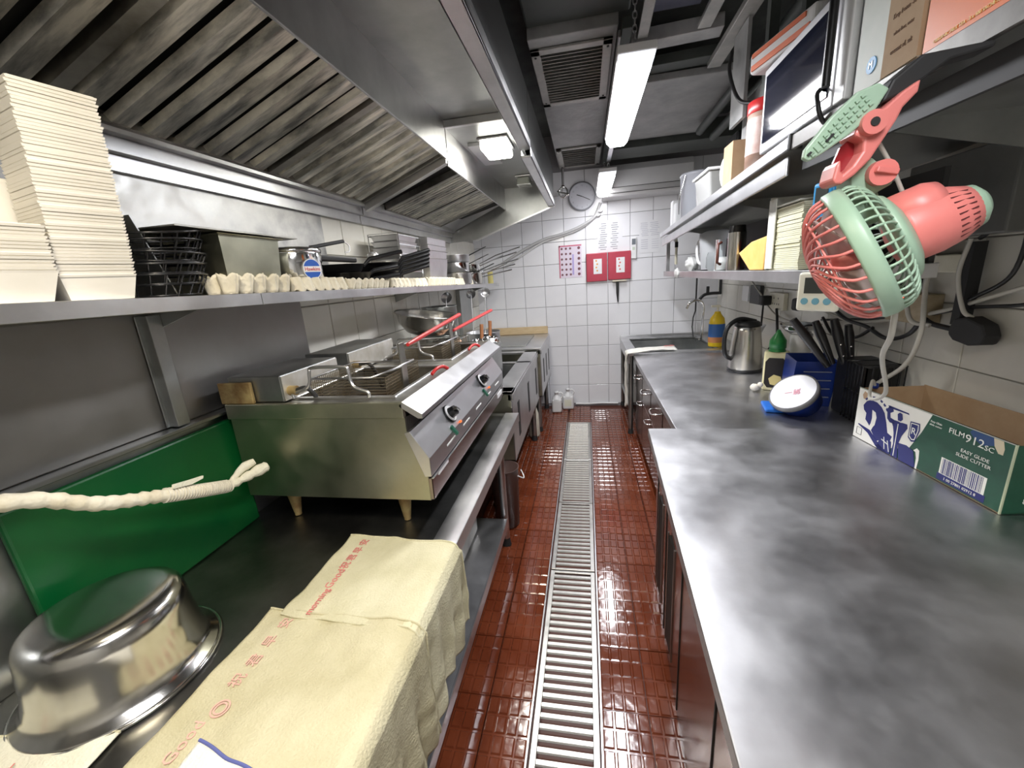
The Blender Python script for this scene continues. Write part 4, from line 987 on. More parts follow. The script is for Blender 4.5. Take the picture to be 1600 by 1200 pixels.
#==PART4==
# ------------------------------------------------------------------ right: near counter
t = thing('worktop_counter', 'near stainless counter with brown reflecting front, at the right of the view', 'counter', (.8, .9, 0))
fz = lambda u, v, w_: (u, v, w_)
NE = [(.205, .30), (.279, 1.905), (XR-.012, 1.905), (XR-.012, -.5), (.17, -.5)]
MB().extr(NE, fz, .765, .805).build('worktop', steel_top, t, bevel=.004)
front = [(.205+.045, .30), (.279+.045, 1.88), (.279+.055, 1.88), (.205+.055, .30)]
MB().extr([(.208, -.5), (.320, 1.88), (.330, 1.88), (.218, -.5)], fz, .0, .765).build('front_panel', steel_brown, t)
MB().box((.33, 1.87, 0), (XR-.02, 1.88, .765)).build('side_panel', steel_brown, t)
def onfront(y): return .2085+(.320-.208)*(y+.5)/2.38
for y0, y1, z0, z1 in ((1.34, 1.40, .08, .56), (1.64, 1.69, .08, .56)):
    b = MB(); x = onfront(y0)
    o = MB().box((x-.004, y0-.02, z0), (x+.004, y1+.02, z1)).build('slot_handle', black_rub, t)
    MB().box((x-.006, y0-.03, z0-.01), (x-.002, y0-.02, z1+.01)).box((x-.006, y1+.02, z0-.01), (x-.002, y1+.03, z1+.01)).build('slot_rim', steel_dark, o)['kind'] = 'stuff'
for y in (.75, 1.17, 1.52, 1.80):
    x = onfront(y); MB().box((x-.0035, y-.003, .02), (x+.004, y+.003, .75)).build('door_gap', black_rub, t)
# far counter
t = thing('drawer_counter', 'far stainless counter with wire-handled drawers, beyond the near counter', 'counter', (.9, 2.8, 0))
MB().box((.415, 1.91, .745), (XR-.012, 3.80, .785)).build('worktop', steel_top, t, bevel=.004)
MB().box((.45, 1.91, .08), (XR-.02, 3.78, .745)).build('cabinet_body', steel_brown, t)
MB().box((.48, 1.93, .0), (XR-.05, 3.76, .08)).build('plinth', black_rub, t)
for i in range(4):
    y0 = 1.95+i*.455
    d = MB().box((.432, y0, .50), (.449, y0+.43, .735)).build('drawer', steel_brown, t, bevel=.003)
    ym = y0+.2
    MB().tube(curve_pts([(.432, ym-.06, .645), (.41, ym-.055, .645), (.395, ym-.04, .64), (.395, ym+.04, .64), (.41, ym+.055, .645), (.432, ym+.06, .645)], 5), .006, 8).build('wire_handle', chrome, d)
    d = MB().box((.436, y0, .10), (.449, y0+.43, .49)).build('door', steel_brown, t, bevel=.003)
    MB().tube(curve_pts([(.436, y0+.05, .44), (.41, y0+.06, .44), (.41, y0+.14, .44), (.436, y0+.15, .44)], 5), .005, 8).build('wire_handle', chrome, d)
# sink stand
t = thing('sink_stand', 'stainless sink on tubular legs in the far right corner', 'sink', (.85, 4.25, 0))
b = MB(); b.box((.37, 3.81, .77), (.46, 4.76, .80)).box((1.17, 3.81, .77), (XR-.012, 4.76, .80)).box((.46, 3.81, .77), (1.17, 3.90, .80)).box((.46, 4.66, .77), (1.17, 4.76, .80))
b.box((.37, 4.745, .80), (XR-.012, 4.76, .825)).build('rim', steel, t, bevel=.003)
MB().box((.46, 3.90, .58), (1.17, 4.66, .585)).box((.455, 3.9, .585), (.46, 4.66, .78)).box((1.17, 3.9, .585), (1.175, 4.66, .78)).box((.46, 3.895, .585), (1.17, 3.9, .78)).box((.46, 4.66, .585), (1.17, 4.665, .78)).build('bowl', steel_dark, t)
MB().box((.372, 3.81, .70), (.385, 4.76, .77)).build('apron', steel, t)
for x, y in ((.40, 3.84), (.40, 4.72), (1.3, 3.84), (1.3, 4.72)):
    l = MB().cyl((x, y, .05), (x, y, .77), .022, n=14).build('leg', steel_dark, t)
    MB().cyl((x, y, 0), (x, y, .05), .028, .02, n=14).build('foot', black_rub, l)
MB().cyl((.40, 3.84, .25), (.40, 4.72, .25), .016, n=12).build('rail', steel_dark, t)
MB().cyl((1.10, 4.35, .801), (1.10, 4.35, .83), .024, n=16).tube(curve_pts([(1.16, 4.42, .80), (1.16, 4.42, 1.02), (1.165, 4.42, 1.12), (1.14, 4.42, 1.18), (1.09, 4.42, 1.20), (1.03, 4.42, 1.175), (1.0, 4.42, 1.12)], 7), .013, 12).build('gooseneck_tap', chrome, t)['kind'] = 'stuff'
# towel over sink edge
t = thing('towel', 'white towel with a red printed end draped over the sink edge and hanging down', 'towel', (.55, 3.85, .80))
def TP_(u, v):
    s = v*1.02; y = 3.74+.16*u + (.02*math.sin(s*9) if s < .45 else 0)
    n1 = noise.noise(Vector((s*11, u*2, 1))); 
    if s < .42:
        return (.80-s*1.0, y+.07*(1-s/.42)*1.0, .812+.010*abs(n1)+.012*abs(math.sin(u*9+s*8)))
    d = s-.42
    return (.362-.008*math.sin(u*14+d*5)-.006-.01*n1, y+.01*n1+.03*math.sin(d*4)*(1-u), .812-d*.82*(1+.15*u))
MB().grid(TP_, 24, 70).build('fabric', cloth_w, t, solid=.004)
M = frame((.745, 3.90, .840), (1, .3, 0), (-.3, 1, 0))
text('祝君', .05, M, red_ink, t, ext=.0006)

# taps and pipes
t = thing('wall_tap', 'black painted wall tap and pipework above the sink', 'tap', (1.2, 4.6, 1.1))
bp_ = mat('black_painted', (.018, .018, .02), .4)
MB().tube([(1.37, 4.62, 1.44), (1.37, 4.62, 1.24)], .014, 10).build('pipe', bp_, t)
MB().tube(curve_pts([(1.38, 4.62, 1.245), (1.28, 4.62, 1.245), (1.22, 4.62, 1.235), (1.18, 4.62, 1.20), (1.17, 4.62, 1.16)], 5), .016, 10).build('spout', bp_, t)
MB().box((1.235, 4.605, 1.25), (1.262, 4.635, 1.32)).build('lever', bp_, t, bevel=.006)
MB().tube([(1.165, 4.74, 1.5), (1.165, 4.74, 1.06), (1.14, 4.72, .99), (1.12, 4.66, .90), (1.12, 4.6, .80)], .007, 8).build('water_hose', bp_, t)
# detergent bottle
t = thing('detergent_bottle', 'yellow pump bottle of dish detergent with a blue label beside the sink tap', 'bottle', (1.23, 4.02, .80))
yl_ = mat('detergent_yellow', (.80, .55, .02), .3, 0)
dc = (1.175, 4.0, .801)
MB().lathe([(0, 0), (.062, 0), (.068, .01), (.068, .22), (.060, .26), (.030, .30), (.024, .32), (0, .32)], dc, 24, Matrix.Diagonal((1, .75, 1, 1))).build('bottle_body', yl_, t)
MB().lathe([(.0695, .09), (.0700, .10), (.0700, .20), (.0695, .21)], dc, 24, Matrix.Diagonal((1, .75, 1, 1))).build('blue_label', mat('label_blue', (.03, .12, .35), .5), t)
MB().lathe([(.0693, .04), (.0698, .045), (.0698, .085), (.0693, .09)], dc, 24, Matrix.Diagonal((1, .75, 1, 1))).build('orange_label', mat('label_orange', (.55, .22, .08), .5), t)
MB().cyl((dc[0], dc[1], dc[2]+.32), (dc[0], dc[1], dc[2]+.37), .008).box((dc[0]-.055, dc[1]-.012, dc[2]+.36), (dc[0]+.02, dc[1]+.012, dc[2]+.378)).build('pump', cream_pl, t)['kind'] = 'stuff'
# kettle
t = thing('electric_kettle', 'brushed steel electric kettle with a black handle and lid', 'kettle', (1.10, 3.08, .785))
kc = (1.112, 3.10, .7865)
MB().lathe([(0, 0), (.112, 0), (.112, .018), (.106, .022)], kc, 40).build('base', black_pl, t)
MB().lathe([(.106, .022), (.108, .03), (.100, .18), (.085, .29), (.080, .325), (0, .325)], kc, 40).build('kettle_body', mat('steel_kettle', (.52, .50, .46), .26, 1, (.62, .60, .56), 3, .04, stretch=(1, 1, .1)), t)
MB().lathe([(.083, .322), (.085, .335), (.07, .352), (.02, .36), (0, .36)], kc, 32).build('lid', black_pl, t)
hp = curve_pts([(kc[0]+.05, kc[1], kc[2]+.350), (kc[0]-.04, kc[1]-.01, kc[2]+.372), (kc[0]-.10, kc[1]-.02, kc[2]+.355), (kc[0]-.145, kc[1]-.03, kc[2]+.30), (kc[0]-.155, kc[1]-.03, kc[2]+.20), (kc[0]-.14, kc[1]-.03, kc[2]+.12), (kc[0]-.095, kc[1]-.02, kc[2]+.09)], 6)
MB().tube(hp, .015, 10).build('handle', black_pl, t)
MB().extr([(.075, .30), (.115, .325), (.075, .24)], lambda u, v, w_: (kc[0]+u, kc[1]+w_, kc[2]+v), -.02, .02).build('spout', steel, t, bevel=.004)
# sauce bottle with green cap
t = thing('sauce_bottle', 'square cream bottle with a black octagonal label and green cap', 'bottle', (1.11, 2.6, .785))
sc0 = (1.105, 2.60, .7865); Ms = Matrix.Translation(sc0) @ Matrix.Rotation(math.radians(-24), 4, 'Z')
MB().box((-.062, -.042, 0), (.062, .042, .235), Ms).build('bottle_body', mat('sauce_cream', (.76, .70, .42), .35), t, bevel=.012, seg=3)
MB().lathe([(.045, .235), (.040, .25), (.040, .255), (.045, .255), (.043, .30), (.015, .345), (.008, .36), (0, .362)], sc0, 24).build('cap', mat('cap_green', (.02, .22, .05), .35), t)
MB().extr([(-.035, .02), (.035, .02), (.052, .045), (.052, .175), (.035, .20), (-.035, .20), (-.052, .175), (-.052, .045)], lambda u, v, w_: tuple(Ms @ Vector((u, w_, v))), -.0435, -.0425).build('black_label', mat('label_black', (.015, .012, .01), .4), t)
MB().extr([(-.02, .04), (.025, .03), (.04, .06), (.03, .09), (-.005, .10), (-.03, .075)], lambda u, v, w_: tuple(Ms @ Vector((u, w_, v))), -.0445, -.0434).build('label_picture', mat('label_cream', (.72, .60, .25), .5), t)
text('SAUCE', .018, Ms @ frame((0, -.0436, .165), (1, 0, 0), (0, 0, 1)), cream_pl, t) if False else None
tag(MB().sph((.985, 2.56, .812), .024, 14, (1.1, 1, .9)).sph((.995, 2.60, .806), .018, 12).sph((1.01, 2.55, .83), .016, 12).build('garlic_bulb', mat('garlic', (.78, .74, .64), .6)), 'white garlic bulb beside the sauce bottle', 'garlic')
# round steel bowl on a cup
t = thing('steel_dish', 'shallow steel dish resting on a white beaker behind the sauce bottle', 'dish', (1.2, 2.62, .9))
MB().lathe([(0, 0), (.05, .0), (.085, .03), (.10, .05), (.105, .052)], (1.22, 2.62, 1.12), 32).build('dish_shell', chrome, t, solid=.002)
tag(MB().lathe([(0, 0), (.045, 0), (.055, .16), (.055, .33), (.05, .33), (.045, .01), (0, .01)], (1.235, 2.62, .7865), 24).build('beaker', white_pl), 'tall white plastic beaker under the steel dish', 'beaker')
# blue bin with tilted scale face
t = thing('blue_basket', 'blue slotted plastic basket at the back of the far counter', 'basket', (1.15, 2.25, .785))
bb_ = mat('blue_plastic', (.008, .03, .20), .35)
Mb = Matrix.Translation((1.175, 2.38, .7865)) @ Matrix.Rotation(math.radians(-12), 4, 'Z')
b = MB()
V = [(-.10, -.10, 0), (.08, -.10, 0), (.08, .10, 0), (-.10, .10, 0), (-.085, -.12, .24), (.10, -.12, .24), (.10, .12, .24), (-.085, .12, .24)]
b._add([Mb @ Vector(p) for p in V], [(3,2,1,0),(0,1,5,4),(1,2,6,5),(2,3,7,6),(3,0,4,7)]); b.build('basket_body', bb_, t, solid=.004)
b = MB()
for k in range(4): b.box((-.05, -.118-.002*k, .05+k*.045), (.07, -.108-.002*k, .054+k*.045), Mb)
b.build('slots', mat('slot_grey', (.25, .27, .35), .4), t)['kind'] = 'stuff'
b = MB(); b.box((-.23, -.26, 0), (-.09, -.11, .020), Mb); b.build('base_plate', mat('blue_bright', (.02, .16, .62), .3), t, bevel=.008)
t = thing('round_container', 'round tub with a white lid tipped on its side against the blue basket', 'tub', (1.05, 2.28, .9))
ax = Vector((-.68, -.32, .80)).normalized(); cc = Vector((1.005, 2.15, .900)); Mr = Vector((0, 0, 1)).rotation_difference(ax).to_matrix().to_4x4()
MB().lathe([(0, -.10), (.088, -.10), (.104, -.012)], cc, 36, Mr).build('tub_body', bb_, t)
MB().lathe([(.104, -.018), (.112, -.016), (.112, .004), (.104, .008)], cc, 36, Mr).build('rim', mat('grey_rim2', (.20, .20, .21), .4), t)
MB().lathe([(.104, .007), (.095, .004), (0, .004)], cc, 36, Mr).build('lid', mat('lid_white', (.72, .72, .76), .3), t)
text('\u7b2c\u4e00', .038, Matrix.Translation(cc+ax*.006) @ Mr @ Matrix.Rotation(2.5, 4, 'Z'), mat('pink_print', (.72, .30, .38), .6), t)
# black knife rack
t = thing('knife_rack', 'black wire rack crowded with black handled knives and tools', 'rack', (1.25, 2.25, .785))
b = MB()
x0, x1, y0, y1 = 1.21, 1.36, 1.98, 2.12
for z in (.80, .93, 1.06): b.tube([(x0, y0, z), (x1, y0, z), (x1, y1, z), (x0, y1, z)], .005, 6, closed=True)
for k in range(7): b.bar((x0+k*(x1-x0)/6, y0, .79), (x0+k*(x1-x0)/6, y0, 1.06), .004, .004, (0, 1, 0)); b.bar((x0, y0+k*(y1-y0)/6, .79), (x0, y0+k*(y1-y0)/6, 1.06), .004, .004, (1, 0, 0))
b.build('rack_wires', black_sat, t)['kind'] = 'stuff'
MB().box((1.22, 2.02, .7865), (1.375, 2.23, 1.06)).build('rack_box', black_pl, t, bevel=.01)
kl = ['thick black handle curving left over the steel dish', 'black handle standing second in the knife rack', 'black handle in the middle of the knife rack with steel rivets', 'black handle leaning right in the knife rack']
for i, (a, b_, r) in enumerate([((1.16, 2.18, 1.02), (1.00, 2.22, 1.255), .022), ((1.19, 2.20, 1.03), (1.10, 2.22, 1.24), .021), ((1.23, 2.18, 1.03), (1.17, 2.2, 1.25), .022), ((1.27, 2.2, 1.03), (1.235, 2.2, 1.22), .020)]):
    q = thing('knife', kl[i], 'knife', a, group='black handled knives in the rack')
    d = Vector(b_)-Vector(a)
    hd = MB().tube([Vector(a), Vector(a)+d*.3, Vector(a)+d*.7, Vector(b_)], [r*.6, r*.8, r, r*.75], 12).build('knife_handle', black_pl, q)
    if i in (2, 3):
        rv = MB()
        for f in (.2, .45): rv.sph(Vector(a)+d*f+Vector((-.005, -r*.85, 0)), .005, 8)
        rv.build('rivets', chrome, hd)['kind'] = 'stuff'

# ------------------------------------------------------------------ carton of film on the near counter
bo = Vector((1.098, 1.822, .8065)); bx_ = Vector((.040, -.590, 0)).normalized(); by_ = Vector((0, 0, 1)).cross(bx_)
BM = Matrix.Translation(bo) @ Matrix((bx_, by_, Vector((0, 0, 1)))).transposed().to_4x4()
BL, BD, BH = .591, .24, .212
t = thing('film_carton', 'open green and white printed carton of food film on the near counter', 'carton', M=BM)
gm = mat('carton_green', (.003, .055, .028), .5, 0, (.005, .075, .038), 20); wm_ = mat('carton_white', (.76, .75, .70), .5); nb = mat('print_navy', (.006, .010, .13), .5)
cw = mat('print_white', (.80, .80, .74), .5)
th = .004
MB().box((0, 0, 0), (BL, th, BH)).build('front_side', gm, t, local=True)
MB().box((BL-th, th, 0), (BL, BD, BH-.004)).build('end_side', gm, t, local=True)
MB().box((0, BD-th, 0), (BL-th, BD, BH)).box((0, th, 0), (th, BD-th, BH-.004)).box((0, 0, 0), (BL, BD, th)).build('cardboard_inside', card_m, t, local=True)
MB().box((th, th, .005), (BL-th, th+.0015, BH-.001)).box((BL-th-.002, th, .005), (BL-th, BD-th, BH-.006)).build('inner_lining', card_m, t, local=True)
MB().box((-.001, -.001, BH-.003), (BL+.001, th, BH)).build('torn_edge', mat('torn_edge', (.40, .42, .36), .8), t, local=True)
MB().box((BL-.003, -.0012, 0), (BL+.0012, .003, BH)).build('worn_corner', mat('worn_corner', (.45, .50, .34), .8), t, local=True)
def fp(name, poly, m, d=.0006, d0=0, par=None):
    poly = [(min(max(u, .001), BL-.001), min(max(v, .001), BH-.004)) for u, v in poly]
    return MB().extr(poly, lambda u, v, w_: (u, w_, v), -d0-d, -d0).build(name, m, par or t, local=True)
wh = fp('white_panel', [(0.0, 0.212), (0.0, 0.0), (0.1321, 0), (0.2702, 0.0579), (0.3079, 0.1363), (0.3345, 0.212)], wm_, .0004)
fp('print_horse', [(0.0336, 0.1451), (0.0475, 0.1654), (0.0678, 0.1771), (0.0999, 0.1765), (0.1243, 0.1657), (0.1432, 0.1475), (0.158, 0.1154), (0.1706, 0.0785), (0.1937, 0.0722), (0.1857, 0.0431), (0.161, 0.0442), (0.1228, 0.0263), (0.105, 0.045), (0.092, 0.058), (0.0985, 0.075), (0.1055, 0.0846), (0.1091, 0.1167), (0.101, 0.1352), (0.082, 0.141), (0.087, 0.1077), (0.0841, 0.0843), (.079, .073), (0.0717, 0.0792), (0.0542, 0.0917), (0.0548, 0.1172), (0.0397, 0.1276)], nb, .0004, .0005)
for k in range(8):
    a = 2.35-k*.27; c_ = (.093, .118)
    fp('print_mane', [(c_[0]+.070*math.cos(a), c_[1]+.070*math.sin(a)), (c_[0]+.078*math.cos(a+.02), c_[1]+.078*math.sin(a+.02)), (c_[0]+.078*math.cos(a-.16), c_[1]+.078*math.sin(a-.16)), (c_[0]+.070*math.cos(a-.14), c_[1]+.070*math.sin(a-.14))], nb, .0004, .0005)
for nm, pl in dict(print_rein=[(0.0199, 0.0593), (0.0241, 0.0629), (0.0861, 0.0567), (0.1393, 0.0209), (0.1822, 0.003), (0.1785, 0.001), (0.126, 0.0057), (0.0775, 0.0412)],
    print_rider=[(0.1826, 0.1257), (0.1953, 0.1380), (0.2097, 0.1390), (0.22, 0.138), (0.2286, 0.140), (0.2486, 0.1415), (0.2525, 0.1272), (0.2343, 0.0908), (0.2246, 0.0535), (0.2327, 0.0011), (0.2000, 0.001), (.205, .05), (0.1984, 0.091), (0.1913, 0.1128)],
    print_helmet=[(0.2019, 0.1649), (0.2098, 0.1729), (0.221, 0.1709), (0.2274, 0.1526), (0.2201, 0.1425), (0.2074, 0.1425)],
    print_arm=[(0.152, 0.1678), (0.1615, 0.1822), (0.1772, 0.1799), (0.1829, 0.1673), (0.1691, 0.1577), (0.1737, 0.1404), (0.195, 0.1375), (0.1954, 0.1228), (0.1736, 0.122), (0.1593, 0.1328), (0.1563, 0.1526)],
    print_sword=[(0.1546, 0.183), (0.1612, 0.1838), (0.2465, 0.1827), (0.2499, 0.1777), (0.2429, 0.1781), (0.1606, 0.1753)],
    print_skirt=[(.1372, .001), (.126, .006), (.1416, .0394), (.165, .058), (.195, .052), (.198, .03), (.196, .001)]).items(): fp(nm, pl, nb, .0004, .0010)
fp('print_rump', [(0.2235, 0.0612), (0.2602, 0.0666), (0.2914, 0.0582), (0.3082, 0.0036), (0.2973, .001), (0.2375, .001)], nb, .0004, .0005)
fp('print_tail', [(0.2908, 0.0618), (0.303, 0.0742), (0.3135, 0.0693), (0.3171, 0.036), (0.3147, 0.001), (0.308, 0.001), (0.3069, 0.0385), (0.3005, 0.0588)], cw, .0004, .0005)
for a, b_ in (((.150, .045), (.185, .035)), ((.160, .058), (.170, .012)), ((.178, .05), (.192, .01))):
    MB().bar((a[0], -.0018, a[1]), (b_[0], -.0018, b_[1]), .0008, .003).build('print_line', cw, t, local=True)
MB().bar((.212, -.0018, .13), (.214, -.0018, .005), .0008, .003, (1, 0, 0)).build('print_line', cw, t, local=True)
fp('print_shield', [(0.2598, 0.1581), (0.2974, 0.1624), (0.3013, 0.1372), (0.2901, 0.0931), (0.2758, 0.0878), (0.2604, 0.0989)], nb, .0004, .0012)
fp('shield_white', [(0.2640, 0.1545), (0.2945, 0.1575), (0.2965, 0.1362), (0.2880, 0.0975), (0.2766, 0.0945), (0.264, 0.1030)], cw, .0003, .0016)
fp('shield_inner', [(0.2667, 0.1518), (0.2918, 0.1540), (0.2935, 0.1355), (0.2862, 0.1011), (0.2776, 0.0985), (0.267, 0.107)], nb, .0003, .0019)
def bt_(s, size, u, v, m, sx=1, rot=0, align='CENTER', d=.0024):
    return text(s, size, WM[t.name] @ frame((u, -d, v), (1, 0, 0), (0, 0, 1)) @ Matrix.Rotation(rot, 4, 'Z'), m, t, ext=.0003, sx=sx, align=align)
bt_('R', .034, .2795, .127, cw)
bt_('FILM', .024, .427, .181, cw, 1.1); bt_('912', .036, .483, .176, cw, 1.1, d=.0012); bt_('SC', .022, .527, .170, cw, 1.1, d=.0012)
bt_('EASY GLIDE', .015, .492, .134, cw, 1.1, d=.0012); bt_('SLIDE CUTTER', .015, .490, .117, cw, 1.1, d=.0012)
bt_('Easy Glide', .009, .354, .187, cw, 1.1, d=.0012); bt_('slide cutter', .009, .354, .176, cw, 1.1, d=.0012)
fp('blue_patch', [(0.463, 0.2), (0.47, 0.211), (0.5311, 0.2083), (0.5401, 0.187), (0.504, 0.1722), (0.4776, 0.185)], mat('patch_navy', (.01, .05, .16), .5), .0003, .0001)
fp('worn_patch', [(0.5316, 0.2118), (0.5579, 0.2117), (0.5646, 0.1867), (0.5638, 0.1685), (0.5513, 0.1684), (0.5375, 0.1857)], mat('tan_wear', (.62, .54, .38), .8), .0004, .0002)
fp('rust_stain', [(0.0218, 0.186), (0.0307, 0.2025), (0.0473, 0.1965), (0.0444, 0.1715), (0.0287, 0.1704)], mat('brown_stain', (.50, .34, .22), .8), .0002, .0005)
bc_ = fp('barcode', [(.395, .085), (.395, .030), (.540, .030), (.540, .085)], cw, .0004, .0001)
fp('barcode_band', [(.39, .030), (.39, .008), (.545, .008), (.545, .030)], nb, .0004, .0001)
random.seed(3); b = MB(); u = .401
while u < .532:
    w_ = random.choice([.0012, .002, .0032]); b.box((u, -.0009, .032), (u+w_, -.0004, .083)); u += w_+random.choice([.0015, .0025, .003])
b.build('bars', nb, t, local=True)['kind'] = 'stuff'
bt_('1 00 27801 02912 8', .013, .467, .018, cw, 1.0, d=.0010)
for a_ in (((.018, .018), (.045, .018)), ((.045, .018), (.045, .047)), ((.045, .047), (.018, .047)), ((.018, .047), (.018, .018))):
    MB().bar((a_[0][0], -.0008, a_[0][1]), (a_[1][0], -.0008, a_[1][1]), .0006, .002, (0, 1, 0)).build('print_line', mat('black_ink', (.03, .03, .04), .6), t, local=True)
bt_('C', .022, 0, 0, cw) if False else None
Mend = WM[t.name] @ frame((BL+.0008, .10, .10), (0, 1, 0), (0, 0, 1))
text('G', .026, Mend @ Matrix.Translation((-.055, .035, 0)), cw, t, ext=.0003)
text('8', .026, Mend @ Matrix.Translation((-.045, -.06, 0)), cw, t, ext=.0003)
tag(MB().lathe([(0, 0), (.012, 0), (.014, .008), (.012, .02), (0, .022)], (1.135, 1.80, 1.0185), 16).build('plastic_stopper', bb_), 'small blue plastic stopper on the far corner of the film carton', 'cap')

# ------------------------------------------------------------------ right wall shelves
def sz2(y): return 1.925-.040*(y-1.55) if y > 1.55 else 1.925-.02*(1.55-y)
t = thing('upper_shelf', 'long steel upper shelf on the right carrying the microwave and boxes', 'shelf', (1.0, 2.0, 1.8))
def sh2(b): b.v = [(x, y, z+sz2(y)) for x, y, z in b.v]; return b
sh2(MB().box((.66, 1.60, -.012), (XR-.012, 3.95, 0))).build('far_plate', steel_dark, t)
sh2(MB().box((.650, 1.60, -.035), (.662, 3.95, .002))).build('far_lip', steel, t, bevel=.002, seg=1)
sh2(MB().box((.668, 1.64, -.105), (.680, 3.95, -.045))).build('far_channel', steel, t, bevel=.004)
sh2(MB().box((.648, 1.585, -.040), (.69, 1.60, .008))).build('end_cap', black_pl, t, bevel=.004)
sh2(MB().box((.665, -.3, -.012), (XR-.012, 1.60, 0))).build('near_plate', steel_dark, t)
sh2(MB().box((.655, -.3, -.040), (.667, 1.585, .002))).build('near_lip', mat('steel_lip_darkened', (.10, .095, .085), .45, .6, (.22, .21, .20), 10, .12, .05, 20), t, bevel=.002, seg=1)  # lip colour darkened to hold down the lamp's bright reflection
sh2(MB().box((.70, -.3, -.10), (.712, 1.60, -.045))).build('near_channel', mat('channel_dark', (.03, .03, .03), .6), t)  # steel channel painted dark, shade in place of its bright reflection
for y in (.6, 1.5, 2.6, 3.7): sh2(MB().extr([(.75, -.012), (XR-.012, -.012), (XR-.012, -.16)], fx, y, y+.006)).build('bracket', steel_dark, t)
MB().cyl((.70, 1.575, 1.87), (.70, 1.575, 1.945), .004, n=8).build('hook', steel, t)
t = thing('lower_shelf', 'short steel lower shelf on the right hanging over the kettle', 'shelf', (1.0, 2.8, 1.5))
MB().box((.745, 1.52, 1.492), (1.075, 4.25, 1.502)).build('shelf_plate', steel_dark, t)
MB().box((.740, 1.52, 1.458), (.748, 4.25, 1.504)).build('front_lip', steel, t, bevel=.002, seg=1)
MB().box((.75, 1.512, 1.458), (1.075, 1.52, 1.504)).build('end_lip', steel, t, bevel=.002, seg=1)
MB().box((.755, 1.528, 1.504), (.785, 1.545, 1.80)).build('hanger', steel, t)
MB().box((.755, 4.20, 1.504), (.785, 4.23, 1.80)).build('hanger', steel, t)
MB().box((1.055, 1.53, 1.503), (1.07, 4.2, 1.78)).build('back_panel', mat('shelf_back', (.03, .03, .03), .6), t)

# microwave
mz = sz2(1.56)+.012
t = thing('microwave', 'silver white microwave oven with a dark glass door on the upper shelf', 'microwave', (.85, 1.62, mz))
mw = mat('microwave_silver', (.62, .62, .64), .35, .3)
MB().box((.690, 1.345, mz), (1.05, 1.875, mz+.285)).build('casing', mw, t, bevel=.006)
MB().box((.668, 1.400, mz+.002), (.689, 1.885, mz+.283)).build('door', mw, t, bevel=.006, seg=3)
MB().box((.6645, 1.425, mz+.035), (.6678, 1.858, mz+.255)).build('door_glass', mat('dark_glass', (.012, .014, .03), .06, 0, coat=.5), t, bevel=.001)
MB().cyl((.645, 1.392, mz+.05), (.645, 1.392, mz+.283), .011, n=14).build('handle', black_pl, t)
MB().box((.668, 1.345, mz+.002), (.689, 1.395, mz+.283)).build('control_panel', white_pl, t, bevel=.004)
text('MICROWAVE', .014, frame((.6642, 1.68, mz+.018), (0, -1, 0), (0, 0, 1)), mat('grey_print', (.25, .25, .27), .5), t) if False else None
for x in (.72, 1.0):
    for y in (1.38, 1.84): MB().cyl((x, y, mz-.016+(-.040*(y-1.55) if y > 1.55 else -.02*(1.55-y))), (x, y, mz+.001), .012, n=10).build('foot', black_rub, t)
tag(MB().tube(curve_pts([(.66, 1.45, 2.0), (.64, 1.42, 1.98), (.635, 1.40, 1.95), (.65, 1.40, 1.91), (.70, 1.42, 1.88)], 6), .006, 8).build('power_cable', cable_b), 'black cable looping over the shelf edge beside the microwave', 'cable')
# folded bag on microwave
t = thing('plastic_bag', 'white and orange printed bag folded on top of the microwave', 'bag', (.85, 1.95, mz+.29))
Mg = Matrix.Translation((.80, 1.80, mz+.292)) @ Matrix.Rotation(.25, 4, 'Z')
MB().box((-.13, -.14, 0), (.14, .18, .075), Mg).build('bag_body', white_pl, t, bevel=.015, seg=3)
MB().box((-.134, -.12, .008), (-.129, .16, .026), Mg).box((-.134, -.10, .050), (-.129, .16, .064), Mg).build('orange_stripe', mat('stripe_orange', (.70, .16, .06), .5), t)['kind'] = 'stuff'
MB().extr([(.12, .0), (.22, .03), (.20, .075), (.14, .05)], lambda u, v, w_: tuple(Mg @ Vector((w_, u, v))), -.09, -.02).build('bag_flap', white_pl, t, bevel=.004)
# cartons
t = thing('printed_carton', 'tall carton with a pale side and a printed brown side, next to the microwave', 'carton', (.8, 1.2, 1.92))
zc = sz2(1.0)+.003
Mc = Matrix.Translation((.665, 1.295, zc+.007)) @ Matrix.Rotation(math.radians(0), 4, 'Z')
MB().box((0, -.205, 0), (.28, 0, .36), Mc).build('carton_body', mat('pale_green_card', (.60, .64, .58), .6, 0, (.68, .70, .64), 8), t)
MB().box((-.001, -.206, .001), (.281, -.2035, .359), Mc).build('brown_side', card_m, t)
MB().box((-.0012, -.2055, 0), (-.0002, -.10, .359), Mc).build('brown_front', card_m, t)
MB().cyl(Mc @ Vector((-.002, -.060, .045)), Mc @ Vector((-.0002, -.060, .045)), .017, n=24).build('blue_sticker', mat('sticker_blue', (.06, .30, .60), .5), t)
text('M', .02, frame(Mc @ Vector((-.0026, -.060, .045)), (0, -1, 0), (0, 0, 1)), white_pl, t)
ik = mat('brown_ink', (.16, .09, .05), .8)
for k, s in enumerate(['Product of Thailand', 'SPRING ROLL PASTRY', 'Net Wt. 500 g x 20', 'Ingredients', 'Keep frozen -18 C', 'wheat flour, water', 'coconut oil, salt']):
    text(s, .011 if k % 2 else .014, frame(Mc @ Vector((-.0016, -.155, .245-k*.034)), (0, -1, 0), (0, 0, 1)), ik, t, sx=.7)
MB().box((.002, -.204, -.0065), (.278, -.001, 0), Mc).build('carton_base', card_m, t)
t = thing('orange_carton', 'bright orange carton at the near end of the upper shelf', 'carton', (.8, .95, 1.92))
